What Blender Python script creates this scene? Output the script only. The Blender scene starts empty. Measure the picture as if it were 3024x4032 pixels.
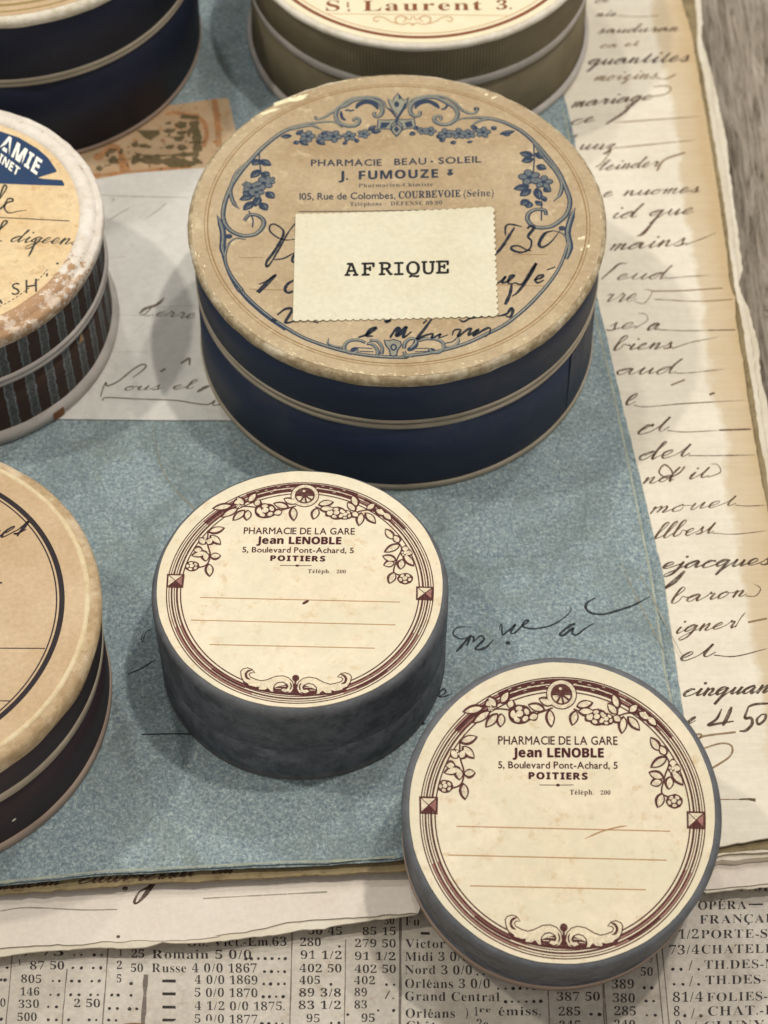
import bpy, bmesh, math, random
from mathutils import Vector, Matrix, noise
from mathutils.geometry import delaunay_2d_cdt
random.seed(11)
S = bpy.context.scene
COL = S.collection
CM = 0.01                       # everything below is written in centimetres

# ------------------------------------------------------------------ camera
PITCH, ROLL, DIST, FPX = 0.93737, -0.0040960, 52.339, 9000.0
_c, _s = math.cos(PITCH), math.sin(PITCH)
CPOS = Vector((0, -DIST*_c, DIST*_s))
FWD = Vector((0, _c, -_s))
_r, _u = Vector((1, 0, 0)), Vector((0, _s, _c))
RGT = math.cos(ROLL)*_r + math.sin(ROLL)*_u
UPV = -math.sin(ROLL)*_r + math.cos(ROLL)*_u
cam = bpy.data.cameras.new('camera')
cam.sensor_fit = 'HORIZONTAL'; cam.sensor_width = 36; cam.lens = 36*FPX/3024
cam.clip_start = 0.02; cam.clip_end = 20
cam.dof.use_dof = True; cam.dof.focus_distance = 0.476; cam.dof.aperture_fstop = 34
co = bpy.data.objects.new('camera', cam); COL.objects.link(co)
m = Matrix.Identity(4)
for i in range(3):
    m[i][0], m[i][1], m[i][2], m[i][3] = RGT[i], UPV[i], -FWD[i], CPOS[i]*CM
co.matrix_world = m
S.camera = co

# ------------------------------------------------------------------ light
w = bpy.data.worlds.new('World'); S.world = w; w.use_nodes = True
w.node_tree.nodes['Background'].inputs[0].default_value = (1.0, 0.96, 0.90, 1)
w.node_tree.nodes['Background'].inputs[1].default_value = 0.36
def lamp(name, d, dist, power, size, col):
    l = bpy.data.lights.new(name, 'AREA'); l.shape = 'DISK'; l.size = size
    l.energy = power; l.color = col
    o = bpy.data.objects.new(name, l); COL.objects.link(o)
    d = Vector(d).normalized()
    o.location = d*dist + Vector((0.0, 0.02, 0))
    o.rotation_euler = d.to_track_quat('Z', 'Y').to_euler()
lamp('ceiling_lamp_right', (0.25, 0.02, 1), 1.2, 3.4, 0.040, (1.0, 0.94, 0.86))
lamp('ceiling_lamp_far_right', (0.33, 0.42, 1), 1.3, 2.2, 0.045, (1.0, 0.96, 0.90))
lamp('ceiling_lamp_left', (-0.56, 0.06, 1), 1.3, 3.0, 0.05, (1.0, 0.96, 0.86))
lamp('ceiling_lamp_far_left', (-0.22, 0.62, 1), 1.3, 1.8, 0.06, (0.98, 0.97, 0.92))
S.view_settings.view_transform = 'Standard'; S.view_settings.look = 'None'
S.view_settings.exposure = 0.36; S.view_settings.gamma = 1.0
S.cycles.max_bounces = 5
S.cycles.transparent_max_bounces = 12

# ------------------------------------------------------------------ materials
def srgb(r, g, b):
    f = lambda c: (c/255/12.92) if c/255 <= 0.04045 else ((c/255+0.055)/1.055)**2.4
    return (f(r), f(g), f(b), 1)
class M:
    """tiny node builder"""
    def __init__(s, name, rough=0.8, spec=0.3):
        s.m = bpy.data.materials.new(name); s.m.use_nodes = True
        s.t = s.m.node_tree; s.n = s.t.nodes
        s.b = s.n['Principled BSDF']; s.b.inputs['Roughness'].default_value = rough
        s.b.inputs['Specular IOR Level'].default_value = spec
        tc = s.n.new('ShaderNodeTexCoord'); mp = s.n.new('ShaderNodeMapping')
        mp.inputs['Scale'].default_value = (100, 100, 100)
        s.l(tc.outputs['Object'], mp.inputs[0]); s.co = mp.outputs[0]
    def l(s, a, b): s.t.links.new(a, b)
    def set(s, sock, v):
        if isinstance(v, (int, float)): sock.default_value = v
        elif isinstance(v, tuple): sock.default_value = v if len(v) == 4 or sock.type == 'VECTOR' else v+(1,)
        else: s.l(v, sock)
    def noise(s, scale, detail=3, rough=0.5, co=None, lac=2.0, dist=0.0, stretch=None):
        n = s.n.new('ShaderNodeTexNoise'); n.inputs['Scale'].default_value = scale
        n.inputs['Detail'].default_value = detail; n.inputs['Roughness'].default_value = rough
        n.inputs['Distortion'].default_value = dist
        c = co or s.co
        if co is None:
            oi = s.n.new('ShaderNodeObjectInfo'); va = s.n.new('ShaderNodeVectorMath'); va.operation = 'ADD'
            mu = s.n.new('ShaderNodeMath'); mu.operation = 'MULTIPLY'; mu.inputs[1].default_value = 90.0
            s.l(oi.outputs['Random'], mu.inputs[0]); s.l(c, va.inputs[0]); s.l(mu.outputs[0], va.inputs[1]); c = va.outputs[0]
        if stretch:
            v = s.n.new('ShaderNodeMapping'); v.inputs['Scale'].default_value = stretch[:3]
            if len(stretch) > 3: v.inputs['Rotation'].default_value = (0, 0, stretch[3])
            s.l(c, v.inputs[0]); c = v.outputs[0]
        s.l(c, n.inputs['Vector']); return n.outputs['Fac']
    def ramp(s, fac, *stops):
        r = s.n.new('ShaderNodeValToRGB'); e = r.color_ramp.elements
        while len(e) < len(stops): e.new(0.5)
        for k, (p, c) in enumerate(stops):
            e[k].position = p
            e[k].color = (c, c, c, 1) if isinstance(c, (int, float)) else c
        s.l(fac, r.inputs[0]); return r.outputs[0]
    def mix(s, f, a, b, mode='MIX'):
        n = s.n.new('ShaderNodeMix'); n.data_type = 'RGBA'; n.blend_type = mode
        s.set(n.inputs[0], f); s.set(n.inputs[6], a); s.set(n.inputs[7], b); return n.outputs[2]
    def math(s, op, a, b=0.0, c=None, clamp=False):
        n = s.n.new('ShaderNodeMath'); n.operation = op; n.use_clamp = clamp
        s.set(n.inputs[0], a); s.set(n.inputs[1], b)
        if c is not None: s.set(n.inputs[2], c)
        return n.outputs[0]
    def sep(s, co=None):
        n = s.n.new('ShaderNodeSeparateXYZ'); s.l(co or s.co, n.inputs[0]); return n.outputs
    def color(s, c): s.set(s.b.inputs['Base Color'], c); return s
    def bump(s, h, strength=0.3, dist=0.01):
        n = s.n.new('ShaderNodeBump'); n.inputs['Strength'].default_value = strength
        n.inputs['Distance'].default_value = dist*CM
        s.l(h, n.inputs['Height']); s.l(n.outputs[0], s.b.inputs['Normal']); return s
def paper(name, base, dark, spot=None, grain=14, spots=0.62, gstr=0.35, bump=0.35, extra=None, fine=0.5):
    k = M(name, 0.85, 0.15)
    big = k.noise(0.45, 5, 0.6)
    c = k.mix(k.ramp(big, (0.35, 0.0), (0.72, 1.0)), base, dark)
    fn = k.noise(grain, 4, 0.7)
    c = k.mix(gstr, c, k.ramp(fn, (0.3, 0.62), (0.7, 1.0)), 'MULTIPLY')
    if spot:
        sp = k.noise(2.6, 6, 0.75)
        c = k.mix(k.ramp(sp, (spots, 0.0), (spots+0.13, fine)), c, spot)
    if extra: c = extra(k, c)
    k.color(c); k.bump(fn, bump, 0.012)
    if hasattr(k, 'crump'): k.bump(k.crump, 0.5, 0.25)
    return k.m
def ink(name, col, fade_sheen=0.35, scale=9, rough=0.7, lo=0.30, hi=0.62):
    k = M(name, rough, 0.2)
    n = k.noise(scale, 4, 0.7); v = k.noise(1.4, 2)
    k.color(k.mix(v, col, tuple(min(1, x*1.25) for x in col[:3])+(1,)))
    a = k.ramp(n, (lo, 1.0-fade_sheen), (hi, 1.0)); k.l(a, k.b.inputs['Alpha'])
    return k.m

# ------------------------------------------------------------------ geometry helpers
def at(px, py, z=0.0):
    """the point of the horizontal plane at height z seen at a spot of the photograph (native pixels)"""
    d = FWD + RGT*((px-1512)/FPX) - UPV*((py-2016)/FPX)
    t = (z-CPOS.z)/d.z
    return CPOS + d*t
def link(name, mesh, mat=None, parent=None, smooth=False, kind=None):
    o = bpy.data.objects.new(name, mesh); COL.objects.link(o)
    if mat: mesh.materials.append(mat)
    if parent: o.parent = parent
    if smooth:
        for p in mesh.polygons: p.use_smooth = True
    if kind: o['kind'] = kind
    return o
def tag(o, label, cat, group=None):
    o['label'] = label; o['category'] = cat
    if group: o['group'] = group
    return o
def thing(name, label, cat, loc=(0, 0, 0), rot=None, group=None):
    o = bpy.data.objects.new(name, None); COL.objects.link(o)
    o.empty_display_size = 0.01
    o.location = Vector(loc)*CM
    if rot is not None: o.rotation_euler = rot.to_euler()
    return tag(o, label, cat, group)
def mk(verts, faces):
    me = bpy.data.meshes.new('m'); me.from_pydata([tuple(Vector(v)*CM) for v in verts], [], faces)
    me.update(); return me
def nz(x, y=0, z=0): return noise.noise(Vector((x, y, z)))
def lathe(name, prof, mat, parent, wob=0.012, seed=0.0, seg=160, edge=None, smooth=True):
    """profile [(r, z)] turned round z; edge = {index: (amp_r, amp_z, freq)} roughens a ring"""
    V, F = [], []
    for j, (r, z) in enumerate(prof):
        ar, az, fq = (edge or {}).get(j, (0, 0, 1))
        for i in range(seg):
            a = 2*math.pi*i/seg; ca, sa = math.cos(a), math.sin(a)
            rr = r + (wob*nz(ca*1.3+seed, sa*1.3, 5.1) if r > 0.3 else 0)
            zz = z
            if ar: rr += ar*nz(ca*fq+seed*3, sa*fq, j*7.3+1)
            if az: zz += az*nz(ca*fq+9, sa*fq+seed, j*3.1+4)
            V.append((rr*ca, rr*sa, zz))
    for j in range(len(prof)-1):
        for i in range(seg):
            k = (i+1) % seg
            F.append((j*seg+i, j*seg+k, (j+1)*seg+k, (j+1)*seg+i))
    if prof[-1][0] > 0.01 and prof[-1] == prof[-1]:
        pass
    o = link(name, mk(V, F), mat, parent, smooth)
    return o
def disc(name, R, z, mat, parent, amp=0.0, fq=9, seed=0.0, seg=200, th=0.02, dome=0.0, cx=0, cy=0):
    """a paper disc with thickness"""
    V, F = [], []
    rings = [1.0, 1.0, 0.85, 0.6, 0.3]
    for j, q in enumerate(rings):
        for i in range(seg):
            a = 2*math.pi*i/seg; ca, sa = math.cos(a), math.sin(a)
            r = R*q + (amp*nz(ca*fq+seed, sa*fq, 1.7) + amp*0.5*nz(ca*fq*3+seed, sa*fq*3, 8) if q == 1 else 0)
            V.append((cx+r*ca, cy+r*sa, z-th if j == 0 else z + dome*(1-q*q)))
    V.append((cx, cy, z+dome))
    for j in range(len(rings)-1):
        for i in range(seg):
            k = (i+1) % seg
            F.append((j*seg+i, j*seg+k, (j+1)*seg+k, (j+1)*seg+i))
    c = len(V)-1; b = (len(rings)-1)*seg
    for i in range(seg): F.append((b+i, b+(i+1) % seg, c))
    return link(name, mk(V, F), mat, parent)
def rough_outline(pts, amp, step=0.12, fq=1.2, seed=0.0, mask=None):
    """closed world outline (x, y), torn by noise; mask[i] scales the tear on edge i"""
    out = []
    n = len(pts); s = 0.0
    for i in range(n):
        a, b = pts[i], pts[(i+1) % n]
        d = b-a; L = d.length
        if L < 1e-6: continue
        nn = Vector((-d.y, d.x))/L; k = max(1, min(400, int(L/step)))
        mk_ = 1.0 if mask is None else mask[i]
        for j in range(k):
            t = j/k; q = a+d*t; s += L/k
            e = min(1, 6*min(t, 1-t)+0.15)
            o = amp*mk_*e*(nz(s*fq*.7, seed)+0.55*nz(s*fq*3.1, seed+4)+0.45*nz(s*fq*8, seed+9))
            out.append(q+nn*o)
    return out
def sheet(name, outline, z, th, mat, parent=None, wave=0.0, step=0.9, bounds=(-14, 14, -16, 34), hf=None):
    """a slab of paper: triangulated top following the height function, a skirt down by its thickness"""
    outline = [Vector((p[0], p[1])) for p in outline]
    n = len(outline)
    xs = [p.x for p in outline]; ys = [p.y for p in outline]
    P = list(outline)
    y = min(ys)+step/2
    if wave or hf:
        while y < max(ys):
            x = min(xs)+step/2
            while x < max(xs):
                P.append(Vector((x+0.1*nz(x, y), y))); x += step
            y += step
    edges = [(i, (i+1) % n) for i in range(n)]
    r = delaunay_2d_cdt(P, edges, [], 1, 1e-5)
    vs, es, fs = r[0], r[1], r[2]
    H = (lambda x, y: z + (hf(x, y) if hf else 0) + (wave*nz(x*0.28, y*0.28, z*3+2) if wave else 0))
    V = [(v.x, v.y, H(v.x, v.y)) for v in vs]
    F = []
    for f in fs:
        a, b, c = [vs[i] for i in f[:3]]
        if (b-a).cross(c-a) < 0: f = list(reversed(f))
        F.append(tuple(f))
    # skirt from boundary edges
    cnt = {}
    for f in F:
        for i in range(len(f)):
            e = (f[i], f[(i+1) % len(f)]); cnt[e] = 1
    m0 = len(V); low = {}
    sk = []
    for (a, b) in list(cnt):
        if (b, a) not in cnt:
            for q in (a, b):
                if q not in low:
                    low[q] = len(V); V.append((V[q][0], V[q][1], V[q][2]-th))
            sk.append((b, a, low[a], low[b]))
    o = link(name, mk(V, F+sk), mat, parent)
    o['_'] = 0; del o['_']
    return o, H
def crom(pts, n=6, closed=False):
    P = [Vector(p) for p in pts]
    if len(P) < 3: 
        return P
    out = []
    m_ = len(P)
    for i in range(m_ if closed else m_-1):
        p0 = P[(i-1) % m_] if closed or i > 0 else P[0]*2-P[1]
        p1 = P[i]; p2 = P[(i+1) % m_]
        p3 = P[(i+2) % m_] if closed or i+2 < m_ else P[-1]*2-P[-2]
        for j in range(n):
            t = j/n
            out.append(0.5*((2*p1)+(p2-p0)*t+(2*p0-5*p1+4*p2-p3)*t*t+(3*p1-p0-3*p2+p3)*t**3))
    if not closed: out.append(P[-1])
    return out

# ------------------------------------------------------------------ ink: flat print laid on a surface
GL = {}
def style_char(ch, st):
    o = ord(ch)
    U = 65 <= o <= 90; Lw = 97 <= o <= 122; D = 48 <= o <= 57
    t = {'serif': (0x1D400, 0x1D41A, 0x1D7CE), 'slab': (0x1D670, 0x1D68A, 0x1D7F6),
         'bold': (0x1D5D4, 0x1D5EE, 0x1D7EC), 'script': (0x1D4D0, 0x1D4EA, 0x1D7CE)}.get(st)
    if t:
        if U: return chr(t[0]+o-65)
        if Lw: return chr(t[1]+o-97)
        if D: return chr(t[2]+o-48)
    return ch
ACC = {'é': ('e', '´'), 'É': ('E', '´'), 'Ç': ('C', '¸'), 'ç': ('c', '¸')}
def glyph(ch, st, thin=0.0):
    key = (ch, st, thin)
    if key in GL: return GL[key]
    cu = bpy.data.curves.new('t', 'FONT'); cu.body = style_char(ch, st); cu.resolution_u = 3
    cu.offset = thin
    ob = bpy.data.objects.new('t', cu)
    me = bpy.data.meshes.new_from_object(ob)
    V = [(v.co.x, v.co.y) for v in me.vertices]; F = [tuple(p.vertices) for p in me.polygons]
    bpy.data.objects.remove(ob); bpy.data.curves.remove(cu); bpy.data.meshes.remove(me)
    if V:
        x0, x1 = min(v[0] for v in V), max(v[0] for v in V)
    else: x0, x1 = 0, 0.25
    GL[key] = (V, F, x0, x1); return GL[key]
def cap_h(st): 
    V = glyph('H', st)[0]; return max(v[1] for v in V)
class Ink:
    """collects flat print on a surface; loc maps photograph pixels to surface coordinates (x, y)"""
    def __init__(s, loc, zf, z0=0.004):
        s.loc, s.zf, s.z0 = loc, zf, z0; s.V, s.F = [], []; s.k = 0
    def emit(s, vs, fs, dz=0.0):
        b = len(s.V); s.k += 1
        z = s.z0 + dz + (s.k % 40)*2e-5
        for v in vs: s.V.append((v[0], v[1], s.zf(v[0], v[1])+z))
        for f in fs: s.F.append(tuple(b+i for i in f))
    def strip(s, P, W, dz=0.0, closed=False):
        n = len(P); vs, fs = [], []
        if n < 2: return
        for i in range(n):
            a = P[(i-1) % n] if closed or i else P[0]
            c = P[(i+1) % n] if closed or i < n-1 else P[-1]
            d = c-a
            if d.length < 1e-9: d = Vector((1, 0))
            d.normalize(); q = Vector((-d.y, d.x))*(W[i]/2)
            e = i*1e-6
            vs += [(P[i]+q), (P[i]-q)]
        for i in range(n if closed else n-1):
            j = (i+1) % n
            fs.append((2*i, 2*i+1, 2*j+1, 2*j))
        s.emit(vs, fs, dz)
    def rib(s, pts, w, dz=0.0, closed=False, smooth=5, taper=(1, 1), px=True, wob=0.0):
        """ribbon through photograph pixels; w in cm, a number or one per point"""
        P = [s.loc(*p) if px else Vector(p) for p in pts]
        if smooth and len(P) > 2: Q = crom(P, smooth, closed)
        else: Q = P
        n = len(Q); W = []
        for i in range(n):
            t = i/max(1, n-1)
            if isinstance(w, (list, tuple)):
                f = t*(len(w)-1); k = min(int(f), len(w)-2); ww = w[k]+(w[k+1]-w[k])*(f-k)
            else: ww = w
            e = 1.0
            if t < 0.2: e *= taper[0]+(1-taper[0])*t/0.2
            if t > 0.8: e *= taper[1]+(1-taper[1])*(1-t)/0.2
            if wob: e *= 1+wob*nz(i*0.6, len(s.V)*0.01)
            W.append(ww*e)
        s.strip(Q, W, dz, closed)
    def poly(s, pts, dz=0.0, px=True):
        P = [s.loc(*p) if px else Vector(p) for p in pts]
        r = delaunay_2d_cdt([Vector((p[0], p[1])) for p in P], [(i, (i+1) % len(P)) for i in range(len(P))], [], 1, 1e-6)
        s.emit([tuple(v) for v in r[0]], [tuple(f) for f in r[2]], dz)
    def ell(s, c, a, b=None, ang=0.0, dz=0.0, n=18, jit=0.0):
        b = b or a; c = Vector(c[:2]); ca, sa = math.cos(ang), math.sin(ang)
        vs = []
        for i in range(n):
            t = 2*math.pi*i/n; k = 1+jit*random.uniform(-1, 1)
            x, y = a*math.cos(t)*k, b*math.sin(t)*k
            vs.append((c.x+x*ca-y*sa, c.y+x*sa+y*ca))
        s.emit(vs, [tuple(range(n))], dz)
    def circ(s, c, R, w, dz=0.0, a0=0, a1=360, n=160):
        P = [Vector((c[0]+R*math.cos(math.radians(a0+(a1-a0)*i/n)), c[1]+R*math.sin(math.radians(a0+(a1-a0)*i/n)))) for i in range(n+1)]
        s.strip(P, [w]*(n+1), dz)
    def text(s, body, pl, pr, cap, st='sans', thin=0.0, fat=0.0, up=None, dz=0.0, sp=0.0, space=0.30, jit=0.0, natural=False, skip=0.0):
        """one line of type from baseline start pl to end pr (photograph pixels), cap height in pixels"""
        a, b = s.loc(*pl), s.loc(*pr)
        u = s.loc(pl[0]+(up[0] if up else 0), pl[1]+(up[1] if up else -cap))-a
        H = cap_h(st)
        x = 0; items = []
        for ch in body:
            if ch == ' ': x += space+sp; continue
            acc = None
            c = ch
            if ch in ACC and st not in ('sans',): c, acc = ACC[ch]
            V, F, x0, x1 = glyph(c, st, thin)
            bear = 0.045 if st != 'slab' else 0.0
            if st == 'slab':
                items.append((V, F, x)); x += 0.6+sp; continue
            items.append((V, F, x-x0+bear))
            if acc:
                V2, F2, y0, y1 = glyph(acc, 'sans', 0)
                dy = 0.0 if c != 'E' else 0.2
                items.append(([(p[0], p[1]+dy) for p in V2], F2, x+bear+(x1-x0)/2-(y0+y1)/2))
            x += (x1-x0)+2*bear+sp
        tot = max(x-sp, 0.01)
        ex = (b-a)/tot if not natural else (b-a).normalized()*(u.length/H)*natural
        ey = u/H
        for V, F, ox in items:
            jy = random.uniform(-jit, jit); jx = random.uniform(-jit, jit)*0.5
            vs = [a+ex*(v[0]+ox+jx)+ey*(v[1]+jy) for v in V]
            s.emit([(v.x, v.y) for v in vs], F, dz)
            if fat:
                for sx, sy in ((fat, 0), (fat/2, fat*.5), (fat/2, -fat*.35)): s.emit([((v+ex*sx+ey*sy).x, (v+ex*sx+ey*sy).y) for v in vs], F, dz)
    def leaf(s, base, tip, wd, hi=None, px=True, dz=0.0, hf=0.60):
        """engraved leaf: dark almond; hi = Ink that takes the light inner part"""
        A, B = (s.loc(*base), s.loc(*tip)) if px else (Vector(base), Vector(tip))
        d = B-A; q = Vector((-d.y, d.x)).normalized()*wd
        def alm(k, off=0.0, f=1.0):
            o = []
            for i in range(9): 
                t = i/8; o.append(A+d*(0.5+(t-0.5)*k)+q*(math.sin(math.pi*t)**0.75*(1-0.25*t))*f+q*off)
            for i in range(7, 0, -1):
                t = i/8; o.append(A+d*(0.5+(t-0.5)*k)-q*(math.sin(math.pi*t)**0.75*(1-0.25*t))*f+q*off)
            return o
        s.emit(alm(1), [tuple(range(16))], dz)
        if hi:
            hi.emit(alm(0.76, 0.10, hf), [tuple(range(16))], 0)
            s.strip([A+d*0.05, A+d*0.85], [wd*0.40, wd*0.15], 0.0024)
            s.strip([A+d*0.30-q*0.05, A+d*0.62-q*0.45], [wd*0.34, wd*0.12], 0.0024)
            s.strip([A+d*0.12+q*0.05, A+d*0.42+q*0.42], [wd*0.26, wd*0.08], 0.0024)
    def flower(s, c, r, hi=None, px=True, petals=5, rose=False):
        C = s.loc(*c) if px else Vector(c)
        a0 = random.uniform(0, 6)
        if rose:
            s.ell(C, r, r*0.85, 0, n=22, jit=0.05)
            if hi:
                for k in range(5):
                    a = a0+1.2566*k; P = C+Vector((math.cos(a), math.sin(a)*0.85))*r*0.60
                    hi.ell(P, r*0.27, r*0.19, a+1.57, n=10)
                hi.ell(C+Vector((-0.04*r, 0.06*r)), r*0.30, r*0.26, 0.4)
                s.circ(C, r*0.17, r*0.12, 0.0024, 20, 290, 14)
                s.circ(C+Vector((0, 0)), r*0.74, r*0.09, 0.0024, 200, 330, 16)
            return
        for k in range(petals):
            a = a0+2*math.pi*k/petals
            P = C+Vector((math.cos(a), math.sin(a)))*r*0.55
            s.ell(P, r*0.5, r*0.42, a, n=12)
            if hi: hi.ell(P+Vector((math.cos(a), math.sin(a)))*r*0.03, r*0.36, r*0.28, a, n=12)
        s.ell(C, r*0.22, r*0.22, 0, 0.0022, 10)
    def done(s, name, mat, parent):
        if not s.V: return None
        return link(name, mk(s.V, s.F), mat, parent)

# ---- pen-written letters: one stroke per word, thick on the way down
CUR = {
'a': [(.25,.55),(.75,.98),(.45,.95),(.12,.5),(.2,.05),(.5,.15),(.85,.95),(.8,.3),(.92,.0),(1.2,.3)],
'b': [(.3,.8),(.62,1.9),(.5,2.25),(.32,1.9),(.25,.4),(.4,.0),(.75,.25),(.8,.85),(1.05,.75),(1.2,.7)],
'c': [(.3,.6),(.7,.95),(.72,.8),(.45,1.0),(.12,.5),(.25,.03),(.6,.08),(.95,.35)],
'd': [(.25,.55),(.75,.95),(.4,.95),(.1,.45),(.25,.0),(.6,.3),(1.05,1.9),(.98,2.1),(.85,1.2),(.82,.2),(.95,.0),(1.2,.3)],
'e': [(.3,.35),(.62,.75),(.5,1.02),(.2,.7),(.15,.2),(.4,.0),(.9,.35)],
'f': [(.35,.9),(.65,2.0),(.45,2.2),(.3,1.4),(.1,-.9),(.0,-1.1),(.05,-.5),(.5,.2),(.9,.35)],
'g': [(.25,.55),(.75,.98),(.4,.95),(.12,.5),(.25,.1),(.55,.3),(.88,.95),(.65,-.6),(.2,-1.1),(.1,-.7),(.7,.0),(1.15,.35)],
'i': [(.25,.6),(.42,.98),(.32,.3),(.42,.0),(.75,.3)],
'j': [(.25,.6),(.45,.98),(.2,-.6),(-.25,-1.15),(-.3,-.8),(.3,-.05),(.7,.3)],
'l': [(.3,.7),(.68,1.9),(.55,2.2),(.35,1.8),(.22,.35),(.38,.0),(.8,.3)],
'm': [(.15,.8),(.25,1.0),(.2,.0),(.32,.6),(.6,1.0),(.62,.7),(.55,.0),(.7,.6),(.98,1.0),(1.0,.6),(.95,.1),(1.08,.0),(1.35,.3)],
'n': [(.15,.8),(.25,1.0),(.2,.0),(.35,.6),(.65,1.0),(.7,.6),(.65,.1),(.8,.0),(1.1,.3)],
'o': [(.3,.7),(.55,.98),(.15,.6),(.2,.05),(.55,.1),(.7,.6),(.5,.98),(.6,.8),(1.0,.75)],
'p': [(.25,.8),(.32,1.1),(.1,-.9),(.2,.2),(.55,1.0),(.75,.6),(.5,.05),(.4,.2),(.8,.1),(1.1,.3)],
'q': [(.25,.55),(.75,.98),(.4,.95),(.12,.5),(.25,.1),(.6,.3),(.88,.95),(.6,-.9),(.5,-1.1),(.85,-.2),(1.15,.4)],
'r': [(.25,.7),(.38,1.1),(.45,.88),(.7,.9),(.6,.3),(.7,.0),(1.0,.3)],
's': [(.25,.5),(.5,1.12),(.55,.7),(.62,.2),(.35,.0),(.15,.15),(.5,.0),(.9,.3)],
't': [(.3,.8),(.5,1.6),(.35,.4),(.5,.0),(.85,.35)],
'u': [(.2,.7),(.3,.98),(.22,.25),(.4,.0),(.7,.5),(.85,.98),(.78,.2),(.9,.0),(1.15,.3)],
'v': [(.2,.8),(.35,.95),(.35,.0),(.7,.7),(.7,.98),(.95,.8)],
'x': [(.2,.8),(.5,.9),(.45,.2),(.7,.0),(.9,.3)],
'z': [(.2,.8),(.6,.95),(.2,.1),(.55,.1),(.5,-.7),(.2,-.9),(.7,.0),(1.0,.3)],
'L': [(.2,1.0),(.0,1.2),(.3,1.5),(.9,2.3),(.8,2.5),(.5,1.6),(.35,.3),(.0,.0),(.3,.05),(.8,-.1),(1.1,.3)],
'D': [(.5,1.9),(.35,.2),(.0,.05),(.5,.0),(1.2,.8),(1.0,2.0),(.3,2.1),(-.1,1.5),(.4,1.3)],
'4': [(.5,2.0),(.1,.9),(.8,.95),(.7,1.6),(.55,.0)],
'5': [(.8,2.0),(.4,2.0),(.3,1.2),(.7,1.0),(.6,.2),(.1,.0)],
'0': [(.5,1.7),(.15,1.0),(.3,.0),(.7,.5),(.75,1.4),(.5,1.7)],
}
def write(I, word, pl, pr, xh, wd, slant=0.55, thinw=0.35, jit=0.07, tail=None, dots=True, px=True):
    """a handwritten word from baseline start to end (pixels); xh = x-height in pixels, wd = pen width in cm"""
    a, b = I.loc(*pl), I.loc(*pr); u = I.loc(pl[0], pl[1]-xh)-a
    x = 0.0; pts = []; dts = []; runs = []
    for ch in word:
        if ch == ' ':
            if pts: runs.append(pts); pts = []
            x += 0.8; continue
        g = CUR.get(ch)
        if not g: x += .5; continue
        for (gx, gy) in g:
            pts.append((x+gx+random.uniform(-jit, jit)*0.6, gy+random.uniform(-jit, jit)))
        if ch in 'ij': dts.append((x+0.45, 1.65))
        x += g[-1][0]
        if ch in '450LD':
            runs.append(pts); pts = []; x += .25
    if pts: runs.append(pts)
    k = (b-a).length/(u.length*max(x, .5)); ex = (b-a)/max(x, .5)
    def mp(p): return a + ex*p[0] + u*p[1] + (b-a).normalized()*(u.length*p[1]*slant)
    for r in runs:
        Q = crom([mp(p) for p in r], 4)
        W = []
        for i in range(len(Q)):
            d = Q[min(i+1, len(Q)-1)]-Q[max(i-1, 0)]
            dn = -d.normalized().dot(u.normalized()) if d.length > 1e-9 else 0
            t = max(0, dn)
            W.append(wd*(thinw+(1-thinw)*t**1.3)*(1+0.3*nz(i*0.21, len(I.V)*0.013)))
        for i in range(1, len(W)-1): W[i] = (W[i-1]+W[i]+W[i+1])/3
        I.strip(Q, W)
    if dots:
        for d in dts: I.ell(mp(d), wd*0.6, wd*0.45, 0.5)
    if tail: I.rib([pr]+tail, wd*0.4, taper=(1, .3), wob=0.4)

def frame_loc(o_pos, rot, z):
    """photograph pixel -> (x, y) on the plane at height z of an object's own frame"""
    inv = rot.inverted(); c = inv @ (CPOS-Vector(o_pos))
    def f(px, py):
        d = inv @ (FWD + RGT*((px-1512)/FPX) - UPV*((py-2016)/FPX))
        t = (z-c.z)/d.z
        p = c+d*t
        return Vector((p.x, p.y))
    return f
def plane_loc(z):
    return lambda px, py: (lambda p: Vector((p.x, p.y)))(at(px, py, z))
def crop(x0, y0, s): return lambda *pts: [(x0+p[0]*s, y0+p[1]*s) for p in pts]
def c1(x0, y0, s): return lambda x, y: (x0+x*s, y0+y*s)
I3 = Matrix.Identity(3)
exec_order = []

# ================================================================== MATERIALS
tan1, tan2 = srgb(214, 188, 154), srgb(194, 164, 126)
lid_tan = paper('aged_tan_paper', tan1, tan2, srgb(140, 100, 55), grain=10, spots=0.66, gstr=0.5, bump=0.4)
label_tan = paper('aged_label_paper', srgb(199, 179, 147), srgb(174, 150, 116), srgb(222, 206, 170), grain=11, spots=0.56, gstr=0.6, bump=0.3)
cream = paper('cream_label_paper', srgb(241, 228, 202), srgb(232, 216, 186), srgb(204, 176, 134), grain=5, spots=0.55, gstr=0.36, bump=0.2, fine=0.7,
    extra=lambda k, c: k.mix(k.ramp(k.noise(0.9, 4, 0.6), (0.45, 0.0), (0.62, 0.45)), c, srgb(222, 218, 192)))
card_pap = paper('ivory_card', srgb(228, 222, 198), srgb(218, 210, 182), srgb(200, 178, 138), grain=8, spots=0.60, gstr=0.35, bump=0.15)
foxed = paper('foxed_paper', srgb(238, 214, 172), srgb(226, 192, 142), srgb(176, 130, 78), grain=7, spots=0.54, gstr=0.55, bump=0.3)
stlaur = paper('pale_label_paper', srgb(240, 228, 198), srgb(230, 220, 184), None, grain=6, gstr=0.2)
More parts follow.
